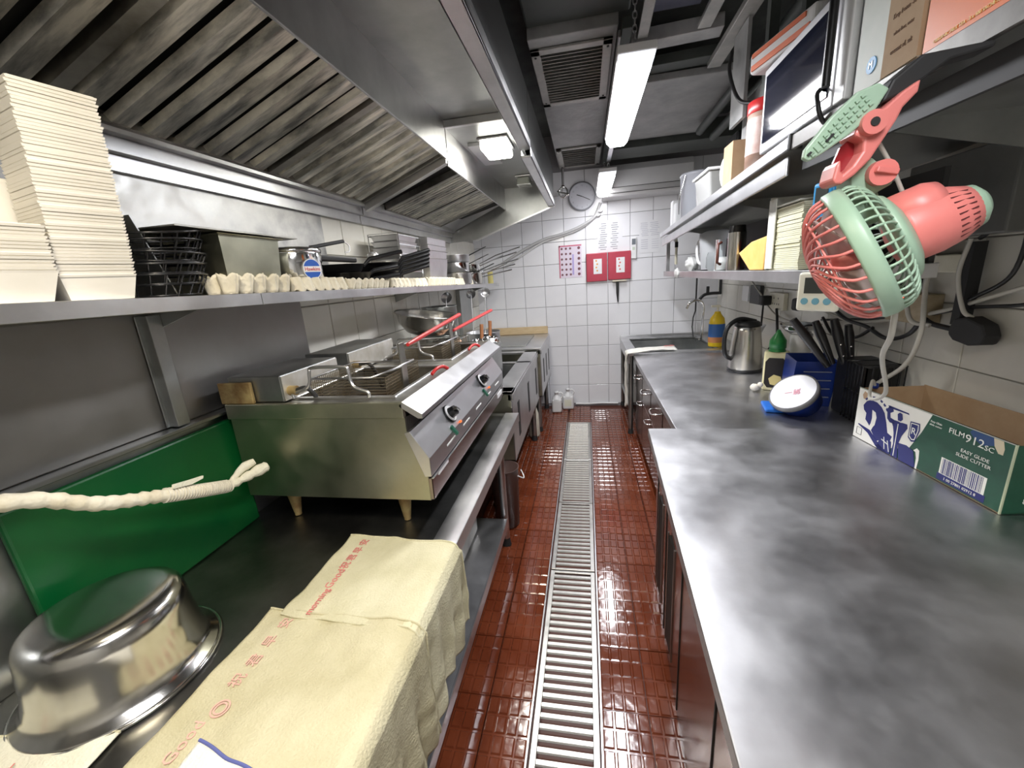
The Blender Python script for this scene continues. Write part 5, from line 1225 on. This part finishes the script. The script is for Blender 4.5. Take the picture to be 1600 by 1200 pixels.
MB().box((.667, .895, sz2(.9)+.004), (.95, 1.078, sz2(.9)+.30)).build('carton_body', mat('carton_orange', (.80, .15, .004), .45, 0, (.84, .18, .006), 5), t)
MB().box((.666, .8935, sz2(.9)+.004), (.951, .8945, sz2(.9)+.30)).build('red_side', mat('carton_red', (.42, .04, .02), .5), t)
text('ORGANIC MILK TEA - 2 x 100 SACHETS', .0085, frame((.6662, .985, sz2(.9)+.018), (0, -1, 0), (0, 0, 1)), mat('yellow_print', (.90, .65, .25), .5), t, sx=.9)
# jar, carton, tubs, bucket on the far shelf
def jar(x, y, z, r, h, label):
    t = thing('plastic_jar', label, 'jar', (x, y, z))
    MB().lathe([(0, 0), (r, 0), (r, h*.83), (r*.92, h*.86), (0, h*.86)], (x, y, z), 28).build('jar_body', mat('jar_contents', (.40, .24, .17), .3, 0, (.52, .38, .32), 8), t)
    MB().lathe([(r*1.01, h*.25), (r*1.015, h*.26), (r*1.015, h*.74), (r*1.01, h*.75)], (x, y, z), 28).build('jar_label', mat('jar_label', (.62, .50, .46), .4, 0, (.50, .30, .25), 20), t)
    MB().lathe([(r*1.02, h*.82), (r*1.04, h*.83), (r*1.04, h*.98), (r*.95, h), (0, h)], (x, y, z), 28).build('red_lid', red_pl, t)
jar(.745, 2.06, sz2(2.06)+.004, .066, .27, 'cylindrical jar with a red lid beside the microwave')
t = thing('flour_bag', 'crinkled clear bag in front of a brown carton on the upper shelf', 'bag', (.76, 2.35, 1.9))
MB().box((.69, 2.27, sz2(2.3)+.004), (.83, 2.40, sz2(2.3)+.20)).build('carton', card_m, t)
MB().sph((.735, 2.43, sz2(2.43)+.10), .095, 20, (.55, .35, 1.0)).build('clear_bag', mat('crinkled_film', (.52, .46, .36), .2, 0, (.75, .72, .66), 30, 0, .8, 70), t)
t = thing('grey_tub', 'grey lidded food tub with a metal clip on the upper shelf', 'tub', (.76, 2.7, 1.88))
z_ = sz2(2.6)+.003
b = MB(); V = [(.69, 2.60, z_), (.85, 2.60, z_), (.85, 2.86, z_), (.69, 2.86, z_), (.67, 2.57, z_+.15), (.87, 2.57, z_+.15), (.87, 2.89, z_+.15), (.67, 2.89, z_+.15)]
b._add(V, [(3,2,1,0),(4,5,6,7),(0,1,5,4),(1,2,6,5),(2,3,7,6),(3,0,4,7)]); b.build('tub_body', mat('grey_tub', (.34, .34, .33), .35), t, bevel=.012, seg=3)
MB().box((.66, 2.56, z_+.15), (.88, 2.90, z_+.165)).build('lid', white_pl, t, bevel=.004)
tag(MB().lathe([(0, 0), (.085, 0), (.095, .19), (.098, .20), (0, .205)], (.80, 2.99, sz2(3.0)+.003), 28).build('white_bucket', white_pl), 'short white round bucket between the grey tub and the tall bucket', 'bucket')
MB()
t = thing('tall_bucket', 'tall milky white bucket with a wire handle at the far end of the upper shelf', 'bucket', (.79, 3.4, 1.84))
MB().lathe([(0, 0), (.10, 0), (.115, .30), (.12, .305), (.11, .32), (0, .325)], (.80, 3.36, sz2(3.36)+.003), 32).build('bucket_body', mat('milky_bucket', (.62, .64, .70), .35), t)
MB().tube(curve_pts([(.70, 3.28, sz2(3.3)+.30), (.67, 3.30, sz2(3.3)+.15), (.685, 3.38, sz2(3.3)+.06), (.70, 3.45, sz2(3.3)+.15)], 6), .004, 6).build('wire_handle', chrome, t)
for i, (y, h) in enumerate([(3.62, .18), (3.74, .22)]):
    tag(MB().box((.70, y-.045, sz2(y)+.001), (.80, y+.045, sz2(y)+h)).build('storage_box', white_pl, bevel=.01), ['shorter', 'taller'][i]+' white box at the very end of the upper shelf behind the tall bucket', 'box')
tag(MB().box((.9, 2.9, sz2(2.9)), (1.05, 3.1, 2.3)).build('dark_bin', black_pl, bevel=.01), 'dark upright bin behind the white buckets on the upper shelf', 'bin')

# lower shelf goods
t = thing('paper_stack', 'thick wrapped stack of cream paper sheets on the lower shelf', 'paper', (.84, 1.83, 1.505))
n = 34
ph = .235/n
sheet_me = None
for k in range(n):
    dx, dy = random.uniform(-.0025, .0025), random.uniform(-.003, .003)
    MB().box((.762+dx, 1.70+dy, 1.5055+k*ph), (.93+dx, 1.95+dy, 1.5055+(k+.86)*ph)).build('sheet', mat('cream_paper', (.74, .72, .50), .8, 0, (.80, .78, .60), 8), t)
MB().box((.756, 1.962, 1.506), (.935, 1.970, 1.79)).box((.756, 1.72, 1.745), (.935, 1.965, 1.752)).box((.752, 1.90, 1.51), (.757, 1.966, 1.78)).build('plastic_wrap', mat('wrap_film', (.82, .82, .74), .3, bump=.5, bscale=50), t, bevel=.002)['kind'] = 'stuff'
tag(MB().box((.80, 1.605, 1.505), (.93, 1.685, 1.66)).build('grey_carton', mat('dark_grey_card', (.12, .12, .11), .7), bevel=.003), 'dark grey carton beside the paper stack at the near end of the lower shelf', 'carton')
tag(MB().extr([(2.04, 0), (2.20, .0), (2.36, .085), (2.30, .10), (2.2, .13), (2.02, .145)], lambda u, v, w_: (w_, u, 1.5045+v), .775, .86).build('orange_packet', mat('orange_paper', (.80, .46, .12), .6, 0, (.85, .55, .2), 10), bevel=.006), 'crumpled orange paper packet next to the paper stack', 'packet')
tag(MB().box((.87, 2.08, 1.5045), (.95, 2.3, 1.66)).build('dark_red_box', mat('dark_red', (.20, .02, .03), .5), bevel=.003), 'dark red box peeking out behind the orange packet', 'box')
t = thing('steel_flask', 'slim steel vacuum flask on the lower shelf', 'flask', (.81, 2.52, 1.505))
MB().cyl((.81, 2.50, 1.5045), (.81, 2.50, 1.70), .045, n=28).build('flask_body', steel_shiny, t)
MB().cyl((.81, 2.50, 1.70), (.81, 2.50, 1.735), .043, .038, n=28).build('lid', black_pl, t)
t = thing('french_press', 'glass coffee press with a brown handle beside the steel flask', 'coffee press', (.80, 2.68, 1.505))
MB().lathe([(.042, .0), (.045, .005), (.045, .17), (.047, .175)], (.80, 2.68, 1.5045), 24).build('glass_beaker', glass_m, t)
MB().lathe([(0, 0), (.042, 0), (.042, .07), (0, .07)], (.80, 2.68, 1.5075), 20).build('white_contents', white_pl, t)
MB().tube([(.77, 2.63, 1.66), (.745, 2.60, 1.65), (.745, 2.60, 1.55), (.77, 2.63, 1.54)], .008, 8).build('handle', mat('dark_brown', (.10, .03, .02), .4), t)
t = thing('water_jug', 'frosted plastic jug turned upside down on the lower shelf', 'jug', (.82, 3.0, 1.505))
MB().lathe([(.078, 0), (.082, .01), (.098, .20), (.095, .23), (.06, .245), (0, .245)], (.83, 2.95, 1.5045), 32).build('jug_body', frost_m, t)
MB().tube(curve_pts([(.80, 3.04, 1.70), (.77, 3.10, 1.70), (.76, 3.12, 1.64), (.77, 3.10, 1.56), (.80, 3.03, 1.54)], 6), .010, 8).build('handle', white_pl, t)
MB().cyl((.83, 2.95, 1.5045), (.83, 2.95, 1.512), .085, n=28).build('dark_base', black_pl, t)
t = thing('glass_jar', 'ribbed clear glass jar standing inside the jug shadow on the lower shelf', 'jar', (.80, 2.82, 1.505))
MB().lathe([(.030, 0), (.045, .02), (.045, .08), (.035, .11)], (.782, 2.80, 1.5045), 12).build('jar_glass', glass_m, t)
t = thing('white_bag', 'crumpled white plastic bag hanging off the far end of the lower shelf', 'bag', (.80, 3.6, 1.505))
def blob(c, r, sc, seed, amp=.25, n=24):
    b = MB(); m = n//2
    def P(i, j):
        th_ = PI*j/m; a = 2*PI*i/n; d = Vector((math.sin(th_)*math.cos(a), math.sin(th_)*math.sin(a), math.cos(th_)))
        k = r*(1+amp*noise.noise(d*2.2+Vector((seed, 0, 0)))+amp*.4*noise.noise(d*6+Vector((seed, 3, 0))))
        return (c[0]+d.x*k*sc[0], c[1]+d.y*k*sc[1], c[2]+d.z*k*sc[2])
    V = [P(i, j) for j in range(m+1) for i in range(n)]
    return b._add(V, [(j*n+i, (j+1)*n+i, (j+1)*n+(i+1) % n, j*n+(i+1) % n) for j in range(m) for i in range(n)], True)
blob((.80, 3.42, 1.555), .055, (.8, 1.3, .9), 3, .5).build('bag_body', mat('bag_white', (.78, .78, .76), .35), t)
blob((.735, 3.62, 1.49), .042, (.45, 1.3, .9), 8, .3).build('bag_tail', mat('bag_white', (.78, .78, .76)), t)
t = thing('hanging_whisk', 'white handled brush hanging from the far end of the upper shelf', 'brush', (.79, 4.0, 1.7))
blob((.755, 3.85, 1.80), .04, (.6, .7, 1.2), 12, .3).build('brush_head', white_pl, t)
MB().tube([(.765, 3.85, 1.77), (.77, 3.85, 1.74), (.77, 3.85, 1.56)], [.012, .010, .011], 10).build('brush_handle', cream_pl, t)
MB().cyl((.77, 3.85, 1.70), (.77, 3.85, 1.745), .014, n=12).build('black_collar', black_pl, t)

# timers
def timer(name, label, c, w_, h, m, ang, btn):
    t = thing(name, label, 'kitchen timer', c)
    X = Vector((math.sin(ang), -math.cos(ang), 0))  # to the right in view
    n_ = Vector((-math.cos(ang), -math.sin(ang), 0))
    F = frame(c, X, (0, 0, 1))
    def R(w0, h0, d0, d1, cx=0, cy=0):
        return MB().box((cx-w0/2, cy-h0/2, d0), (cx+w0/2, cy+h0/2, d1), F)
    R(w_, h, -.010, .010).build('timer_body', m, t, bevel=.012, seg=4)
    R(w_*.62, h*.40, .0102, .0112, 0, h*.16).build('screen', mat('lcd_dark', (.05, .055, .05), .25), t)
    for k in range(3):
        c_ = F @ Vector(((k-1)*w_*.27, -h*.24, .010)); d_ = F @ Vector(((k-1)*w_*.27, -h*.24, .014))
        MB().cyl(c_, d_, w_*.085, n=14).build('button', btn, t)
    return t
timer('kitchen_timer', 'white square kitchen timer with three blue buttons hanging by the lower shelf end', Vector((.735, 1.485, 1.438)), .125, .125, mat('timer_cream', (.78, .76, .64), .35), math.radians(35), mat('button_blue', (.16, .38, .48), .4))
timer('kitchen_timer', 'bright blue kitchen timer with a grey screen above the fan', Vector((.735, 1.515, 1.715)), .085, .11, mat('timer_blue', (.02, .32, .68), .35), math.radians(10), mat('button_cream', (.7, .6, .5), .4))
tag(MB().tube([(.735, 1.487, 1.50), (.745, 1.50, 1.56)], .003, 6).build('timer_cord', cable_w), 'short cord holding the white timer', 'cord')

# ------------------------------------------------------------------ clip fan
t = thing('clip_fan', 'pink and mint green clip-on fan hanging from the upper shelf', 'fan', (.52, .90, 1.44))
fc = Vector((.508, .90, 1.549)); fa = Vector((-.80, .36, -.46)).normalized()
MF = Vector((0, 0, 1)).rotation_difference(fa).to_matrix().to_4x4()   # local z = towards front
R_ = .124
def FP(r, a, z): return tuple(fc + (MF @ Vector((r*math.cos(a), r*math.sin(a), z))))
MB().lathe([(R_-.004, -.014), (R_+.002, -.014), (R_+.004, -.006), (R_+.004, .012), (R_, .016), (R_-.005, .016), (R_-.004, -.014)], fc, 56, MF).build('guard_ring', mint_m, t)
n = 30
prof_f = [(R_-.002, .012), (R_*.94, .034), (R_*.76, .055), (R_*.45, .070), (.026, .076)]
for k in range(n):
    a = 2*PI*k/n
    pts = curve_pts([FP(r, a+.55*(1-r/R_)**1.2*1.6, z) for r, z in prof_f], 4)
    MB().tube(pts, .0028, 5, caps=False).build('front_rib', pink_m, t)
for r, z in ((R_*.80, .052),): MB().tube([FP(r, 2*PI*k/48, z-.002) for k in range(48)], .0022, 5, closed=True).build('hoop', pink_m, t)
MB().lathe([(0, .080), (.026, .078), (.028, .072), (0, .068)], fc, 24, MF).build('front_badge', pink_m, t)
prof_b = [(R_-.002, -.012), (R_*.97, -.026), (R_*.85, -.042), (R_*.66, -.050)]
for k in range(44):
    a = 2*PI*k/44
    MB().tube(curve_pts([FP(r, a, z) for r, z in prof_b], 3), .0023, 5, caps=False).build('rear_rib', mint_m, t)
MB().tube([FP(R_*.93, 2*PI*k/48, -.033) for k in range(48)], .0022, 5, closed=True).build('hoop', mint_m, t)
MB().lathe([(0, -.044), (R_*.66, -.046), (R_*.68, -.052), (R_*.62, -.060), (.058, -.068), (0, -.068)], fc, 40, MF).build('rear_hub', mint_m, t)
# blades
MB().lathe([(0, .045), (.020, .042), (.026, .03), (.026, -.02), (0, -.02)], fc, 24, MF).build('blade_hub', pink_m, t)
bl_m = mat('translucent_blade', (.62, .50, .48), .3, trans=.3)
for k in range(4):
    a0 = k*PI/2
    def BP(u, v):
        r = .022+.085*v; a = a0+(u-.5)*(.9+.5*v); z = .02+(u-.5)*.045
        return FP(r, a, z)
    MB().grid(BP, 8, 6).build('blade', bl_m, t, solid=.0015)
# motor body
fb = -fa
cb = fc + fb*.062
ub = Vector((.88, -.18, .36)).normalized(); MU = Vector((0, 0, 1)).rotation_difference(ub).to_matrix().to_4x4()
MB().lathe([(0, -.01), (.054, -.01), (.056, 0), (.054, .04), (.048, .068), (.037, .090), (.025, .096), (0, .098)], cb, 36, MU).build('motor_body', pink_m, t)
MB().lathe([(.038, .087), (.035, .097), (.022, .107), (0, .109)], cb, 28, MU).build('end_cap', mint_m, t)
up2 = Vector((-.36, 0, .93))
MB().lathe([(0, -.012), (.040, -.012), (.040, .04), (.034, .055), (0, .056)], cb+up2*.03-ub*.0, 28, MU).build('battery_housing', pink_m, t)
for k in range(9):
    a = -2.6+k*.20
    def Q(r, z, a=a): return tuple(cb + (MU @ Vector((r*math.cos(a), r*math.sin(a), z))))
    MB().bar(Q(.0512, .053), Q(.0425, .080), .0022, .0022).build('vent_slot', mat('slot_dark_red', (.10, .02, .02), .6), t)
# bracket, knob, clip
def plate(name, poly, y0, y1, m, bev=.004): return MB().extr(poly, fx, y0, y1).build(name, m, t, bevel=bev, seg=2)
plate('tilt_bracket', [(0.4759, 1.6983), (0.4932, 1.7192), (0.5101, 1.7121), (0.5406, 1.6851), (0.5483, 1.6665), (0.5112, 1.6459), (0.4911, 1.6435), (0.4807, 1.6682)], .905, .955, mint_m)
MB().bar((.512, .93, 1.655), (.533, .93, 1.60), .045, .018, (0, 1, 0)).build('neck', mint_m, t, bevel=.004)
kc_ = Vector((.521, .905, 1.685)); MB().cyl(kc_, kc_+Vector((-.004, -.022, -.002)), .021, n=20).build('tilt_knob', pink_m, t)
MB().bar(kc_+Vector((-.018, -.024, .004)), kc_+Vector((.016, -.024, -.004)), .010, .010, (0, 1, 0)).build('knob_grip', pink_m, t, bevel=.002)
jaw = [(0.4393, 1.6789), (0.4428, 1.7019), (0.4603, 1.7414), (0.4731, 1.7661), (0.4834, 1.7777), (0.5066, 1.7856), (0.5318, 1.8082), (0.5532, 1.8214), (0.5514, 1.8028), (0.5329, 1.7822), (0.5261, 1.7635), (0.5107, 1.7355), (0.4949, 1.7066), (0.4736, 1.6838), (0.4547, 1.6709), (0.4442, 1.6719)]
lev = plate('clip_lever', [(0.4393, 1.6789), (0.4428, 1.7019), (0.4490, 1.7120), (0.4510, 1.6920), (0.4550, 1.6868), (0.4687, 1.6991), (0.4810, 1.7206), (0.4806, 1.7390), (0.4678, 1.7456), (0.4640, 1.7500), (0.4731, 1.7661), (0.4834, 1.7777), (0.5066, 1.7856), (0.5318, 1.8082), (0.5532, 1.8214), (0.5514, 1.8028), (0.5329, 1.7822), (0.5261, 1.7635), (0.5107, 1.7355), (0.4949, 1.7066), (0.4736, 1.6838), (0.4547, 1.6709), (0.4442, 1.6719)], .885, .935, pink_m, .005)
MB().extr([(0.4493, 1.6906), (0.450, 1.7112), (0.458, 1.7359), (0.4678, 1.7446), (0.4806, 1.739), (0.481, 1.7206), (0.4687, 1.6991), (0.4549, 1.6868)], fx, .912, .918).build('lever_inside', mat('deep_red', (.30, .015, .02), .35), t)
MB().cyl((.486, .872, 1.762), (.486, .94, 1.762), .019, n=24).build('pivot', pink_m, t)
MB().cyl((.486, .870, 1.762), (.486, .873, 1.762), .007, n=12).build('screw', black_rub, t)
pd_ = plate('clip_pad', [(0.3859, 1.7187), (0.3875, 1.7333), (0.4235, 1.7802), (0.4592, 1.8131), (0.4889, 1.8226), (0.5057, 1.8117), (0.4857, 1.7755), (0.4554, 1.7491), (0.4146, 1.7229), (0.3958, 1.7134)], .880, .893, mint_m, .003)
d1 = Vector((.0985, 0, .0905)).normalized(); d2 = Vector((-.68, 0, .73))
for r in range(3):
    for k in range(11):
        c = Vector((.399, .8785, 1.7235))+d1*(.0105*k)+d2*(.001+.0095*(r-.6))*min(1, .35+k*.1)
        MB().cbox((0, 0, 0), (.0065, .003, .0045), Matrix.Translation(c) @ Matrix.Rotation(-.74, 4, 'Y')).build('pad_rib', mint_m, pd_)
MB().bar((.418, .878, 1.741), (.428, .878, 1.752), .003, .004).build('pad_slot', black_rub, pd_)
MB().bar((.391, .878, 1.722), (.396, .878, 1.727), .003, .004).build('pad_slot', black_rub, pd_)
# upper jaw gripping the shelf, coloured black to stand for the shadow there
MB().extr([(.506, 1.795), (.520, 1.83), (.56, 1.862), (.66, 1.868), (.66, 1.858), (.60, 1.848), (.545, 1.81)], fx, .90, .94).build('upper_jaw', black_rub, t, bevel=.004)
MB().tube([(.528, .93, 1.742), (.555, .93, 1.70), (.580, .93, 1.652)], .0035, 8).build('stay_wire', cable_w, t)

# ------------------------------------------------------------------ right wall electrics
xw = XR-.009
t = thing('electric_box', 'large grey electrical box on the wall behind the fan', 'electrical box', (1.34, 1.8, 1.57))
MB().box((1.28, 1.58, 1.58), (xw, 2.03, 1.86)).build('box_body', mat('box_grey', (.13, .13, .12), .5, 0, (.17, .17, .16), 6), t, bevel=.006)
def socket(y0, y1, z0, z1, label, m=None, holes=True, d=.03):
    t = thing('wall_socket', label, 'socket', (xw, (y0+y1)/2, z0))
    MB().box((xw-d, y0, z0), (xw, y1, z1)).build('socket_box', m or cream_pl, t, bevel=.004)
    if holes:
        for yy in ((y0+y1)/2+.035, (y0+y1)/2-.035):
            for dz, dy in ((.02, 0), (-.02, .015), (-.02, -.015)):
                MB().box((xw-d-.001, yy+dy-.004, (z0+z1)/2+dz-.006), (xw-d+.001, yy+dy+.004, (z0+z1)/2+dz+.006)).build('pin_hole', black_rub, t)
soil = mat('soiled_plastic', (.34, .27, .16), .5, 0, (.48, .40, .27), 18)
socket(3.18, 3.42, 1.19, 1.31, 'cream double wall socket above the kettle')
socket(3.60, 3.80, 1.20, 1.35, 'dark wall socket under the lower shelf near the tap', mat('dark_socket', (.05, .05, .05), .5), False)
socket(3.84, 3.98, 1.21, 1.34, 'white wall socket plate beside the dark socket', white_pl, False)
socket(2.80, 3.02, 1.22, 1.34, 'cream wall socket behind the white timer')
socket(1.90, 2.12, 1.25, 1.37, 'soiled brown socket box with a glowing red light behind the fan', soil, False, .06)
socket(1.80, 2.40, 1.455, 1.52, 'long cream trunking on the wall under the grey box', cream_pl, False, .05)
socket(1.38, 1.52, 1.42, 1.60, 'soiled switch box at the right edge of the view', soil, False, .05)
tag(MB().box((xw-.067, 2.02, 1.352), (xw-.0605, 2.045, 1.358)).build('pilot_light', mat('red_glow', (1, .05, .02), .4, emit=6)), 'tiny glowing red pilot light on the soiled socket box', 'pilot light')
def plug(c, label, s=1, m=black_rub):
    t = thing('power_plug', label, 'plug', c)
    x, y, z = c
    MB().box((x-.03*s, y-.028*s, z-.03*s), (x+.03*s, y+.028*s, z+.03*s)).build('plug_body', m, t, bevel=.012*s, seg=3)
    return t
plug((1.33, 3.40, 1.25), 'black plug in the cream double socket', 1.2)
plug((1.33, 2.88, 1.26), 'black plug behind the white timer', 1.3)
plug((1.31, 1.99, 1.42), 'big black adaptor above the soiled socket box', 1.3)
t = thing('power_plug', 'large black plug hanging on its cable in front of the tiled wall', 'plug', (1.34, 1.70, 1.24))
MB().extr([(1.62, 1.245), (1.64, 1.285), (1.70, 1.305), (1.75, 1.295), (1.765, 1.26), (1.765, 1.235), (1.74, 1.215), (1.68, 1.205), (1.63, 1.215)], lambda u, v, w_: (w_, u, v), 1.32, 1.375).build('plug_body', black_rub, t, bevel=.008)
def cable(pts, r, m, label):
    return tag(MB().tube(curve_pts(pts, 8), r, 8).build('cable', m), label, 'cable')
cable([(1.31, 3.38, 1.22), (1.30, 3.36, 1.10), (1.29, 3.34, .95), (1.22, 3.22, .80)], .007, cable_b, 'black kettle cable dropping from the cream double socket')
cable([(1.35, 3.25, 1.20), (1.34, 3.2, 1.12), (1.32, 3.14, 1.0), (1.27, 3.12, .93)], .009, cable_b, 'thick black cable curving down behind the kettle')
cable([(1.34, 1.77, 1.25), (1.34, 1.90, 1.27), (1.35, 2.0, 1.36), (1.36, 2.06, 1.50)], .010, cable_b, 'black cable running from the hanging plug up behind the fan')
cable([(1.34, 1.92, 1.27), (1.34, 1.98, 1.20), (1.34, 2.10, 1.165), (1.34, 2.25, 1.20), (1.34, 2.42, 1.22), (1.33, 2.6, 1.30)], .009, cable_b, 'black cable sagging in an arc left of the hanging plug')
cable([(1.28, 1.93, 1.56), (1.27, 1.92, 1.40), (1.27, 1.88, 1.28), (1.30, 1.82, 1.26)], .008, cable_w, 'pale grey cable dropping from the fan motor')
cable([(1.28, 1.84, 1.57), (1.27, 1.83, 1.40), (1.26, 1.80, 1.24), (1.27, 1.86, 1.10), (1.26, 1.98, .99)], .0085, cable_w, 'long pale cable looping down into the film carton')
cable([(1.30, 1.72, 1.57), (1.30, 1.74, 1.45), (1.32, 1.72, 1.33), (1.34, 1.70, 1.30)], .007, cable_w, 'pale cable coming down behind the large black plug')
cable([(1.36, 2.8, 1.26), (1.35, 2.4, 1.21), (1.35, 2.1, 1.25), (1.35, 1.85, 1.31), (1.36, 1.60, 1.40), (1.37, 1.45, 1.45)], .008, cable_w, 'pale cable running level along the wall to the right edge')
cable([(1.37, 2.7, 1.18), (1.36, 2.3, 1.23), (1.36, 2.0, 1.27), (1.36, 1.75, 1.33), (1.37, 1.55, 1.36), (1.375, 1.50, 1.42)], .006, cable_b, 'thin black cable running just under the level pale cable')
cable([(.60, .93, 1.46), (.62, .96, 1.38), (.70, 1.1, 1.30), (.85, 1.3, 1.15), (1.0, 1.6, 1.04), (1.10, 1.76, 1.06), (1.14, 1.80, 1.02)], .0055, cable_w, 'thin white fan cable hanging to the corner of the film carton')
cable([(1.36, 3.9, 1.44), (1.36, 3.6, 1.30), (1.36, 3.3, 1.16), (1.36, 2.9, 1.12)], .006, cable_w, 'pale cable hanging below the lower shelf above the kettle')
cable([(1.35, 2.65, 1.20), (1.34, 2.5, 1.12), (1.33, 2.3, 1.14), (1.34, 2.2, 1.20)], .008, cable_b, 'black cable looping just above the knife rack')
cable([(1.35, 1.75, 1.57), (1.34, 1.68, 1.60), (1.35, 1.60, 1.62), (1.36, 1.62, 1.45), (1.35, 1.74, 1.36)], .007, cable_b, 'black cable looping beside the grey electrical box')
for k, y in enumerate((1.74, 1.66)):
    tag(MB().box((1.33, y, 1.27+.04*k), (1.37, y+.035, 1.56)).build('black_conduit', black_rub), ['left', 'right'][k]+' of two black trunks dropping below the grey electrical box', 'trunk') if k == 0 else None
tag(MB().tube([(.785, .3, 2.62), (.40, 3.7, 2.62)], .001).build('thin_wire', black_rub), 'thin wire strung under the ceiling', 'wire') if False else None
tag(blob((-.13, 1.42, 2.62), .05, (1, 1.2, .7), 5, .6).build('red_valve', red_pl), 'red valve wheel at the very top edge of the view', 'valve')
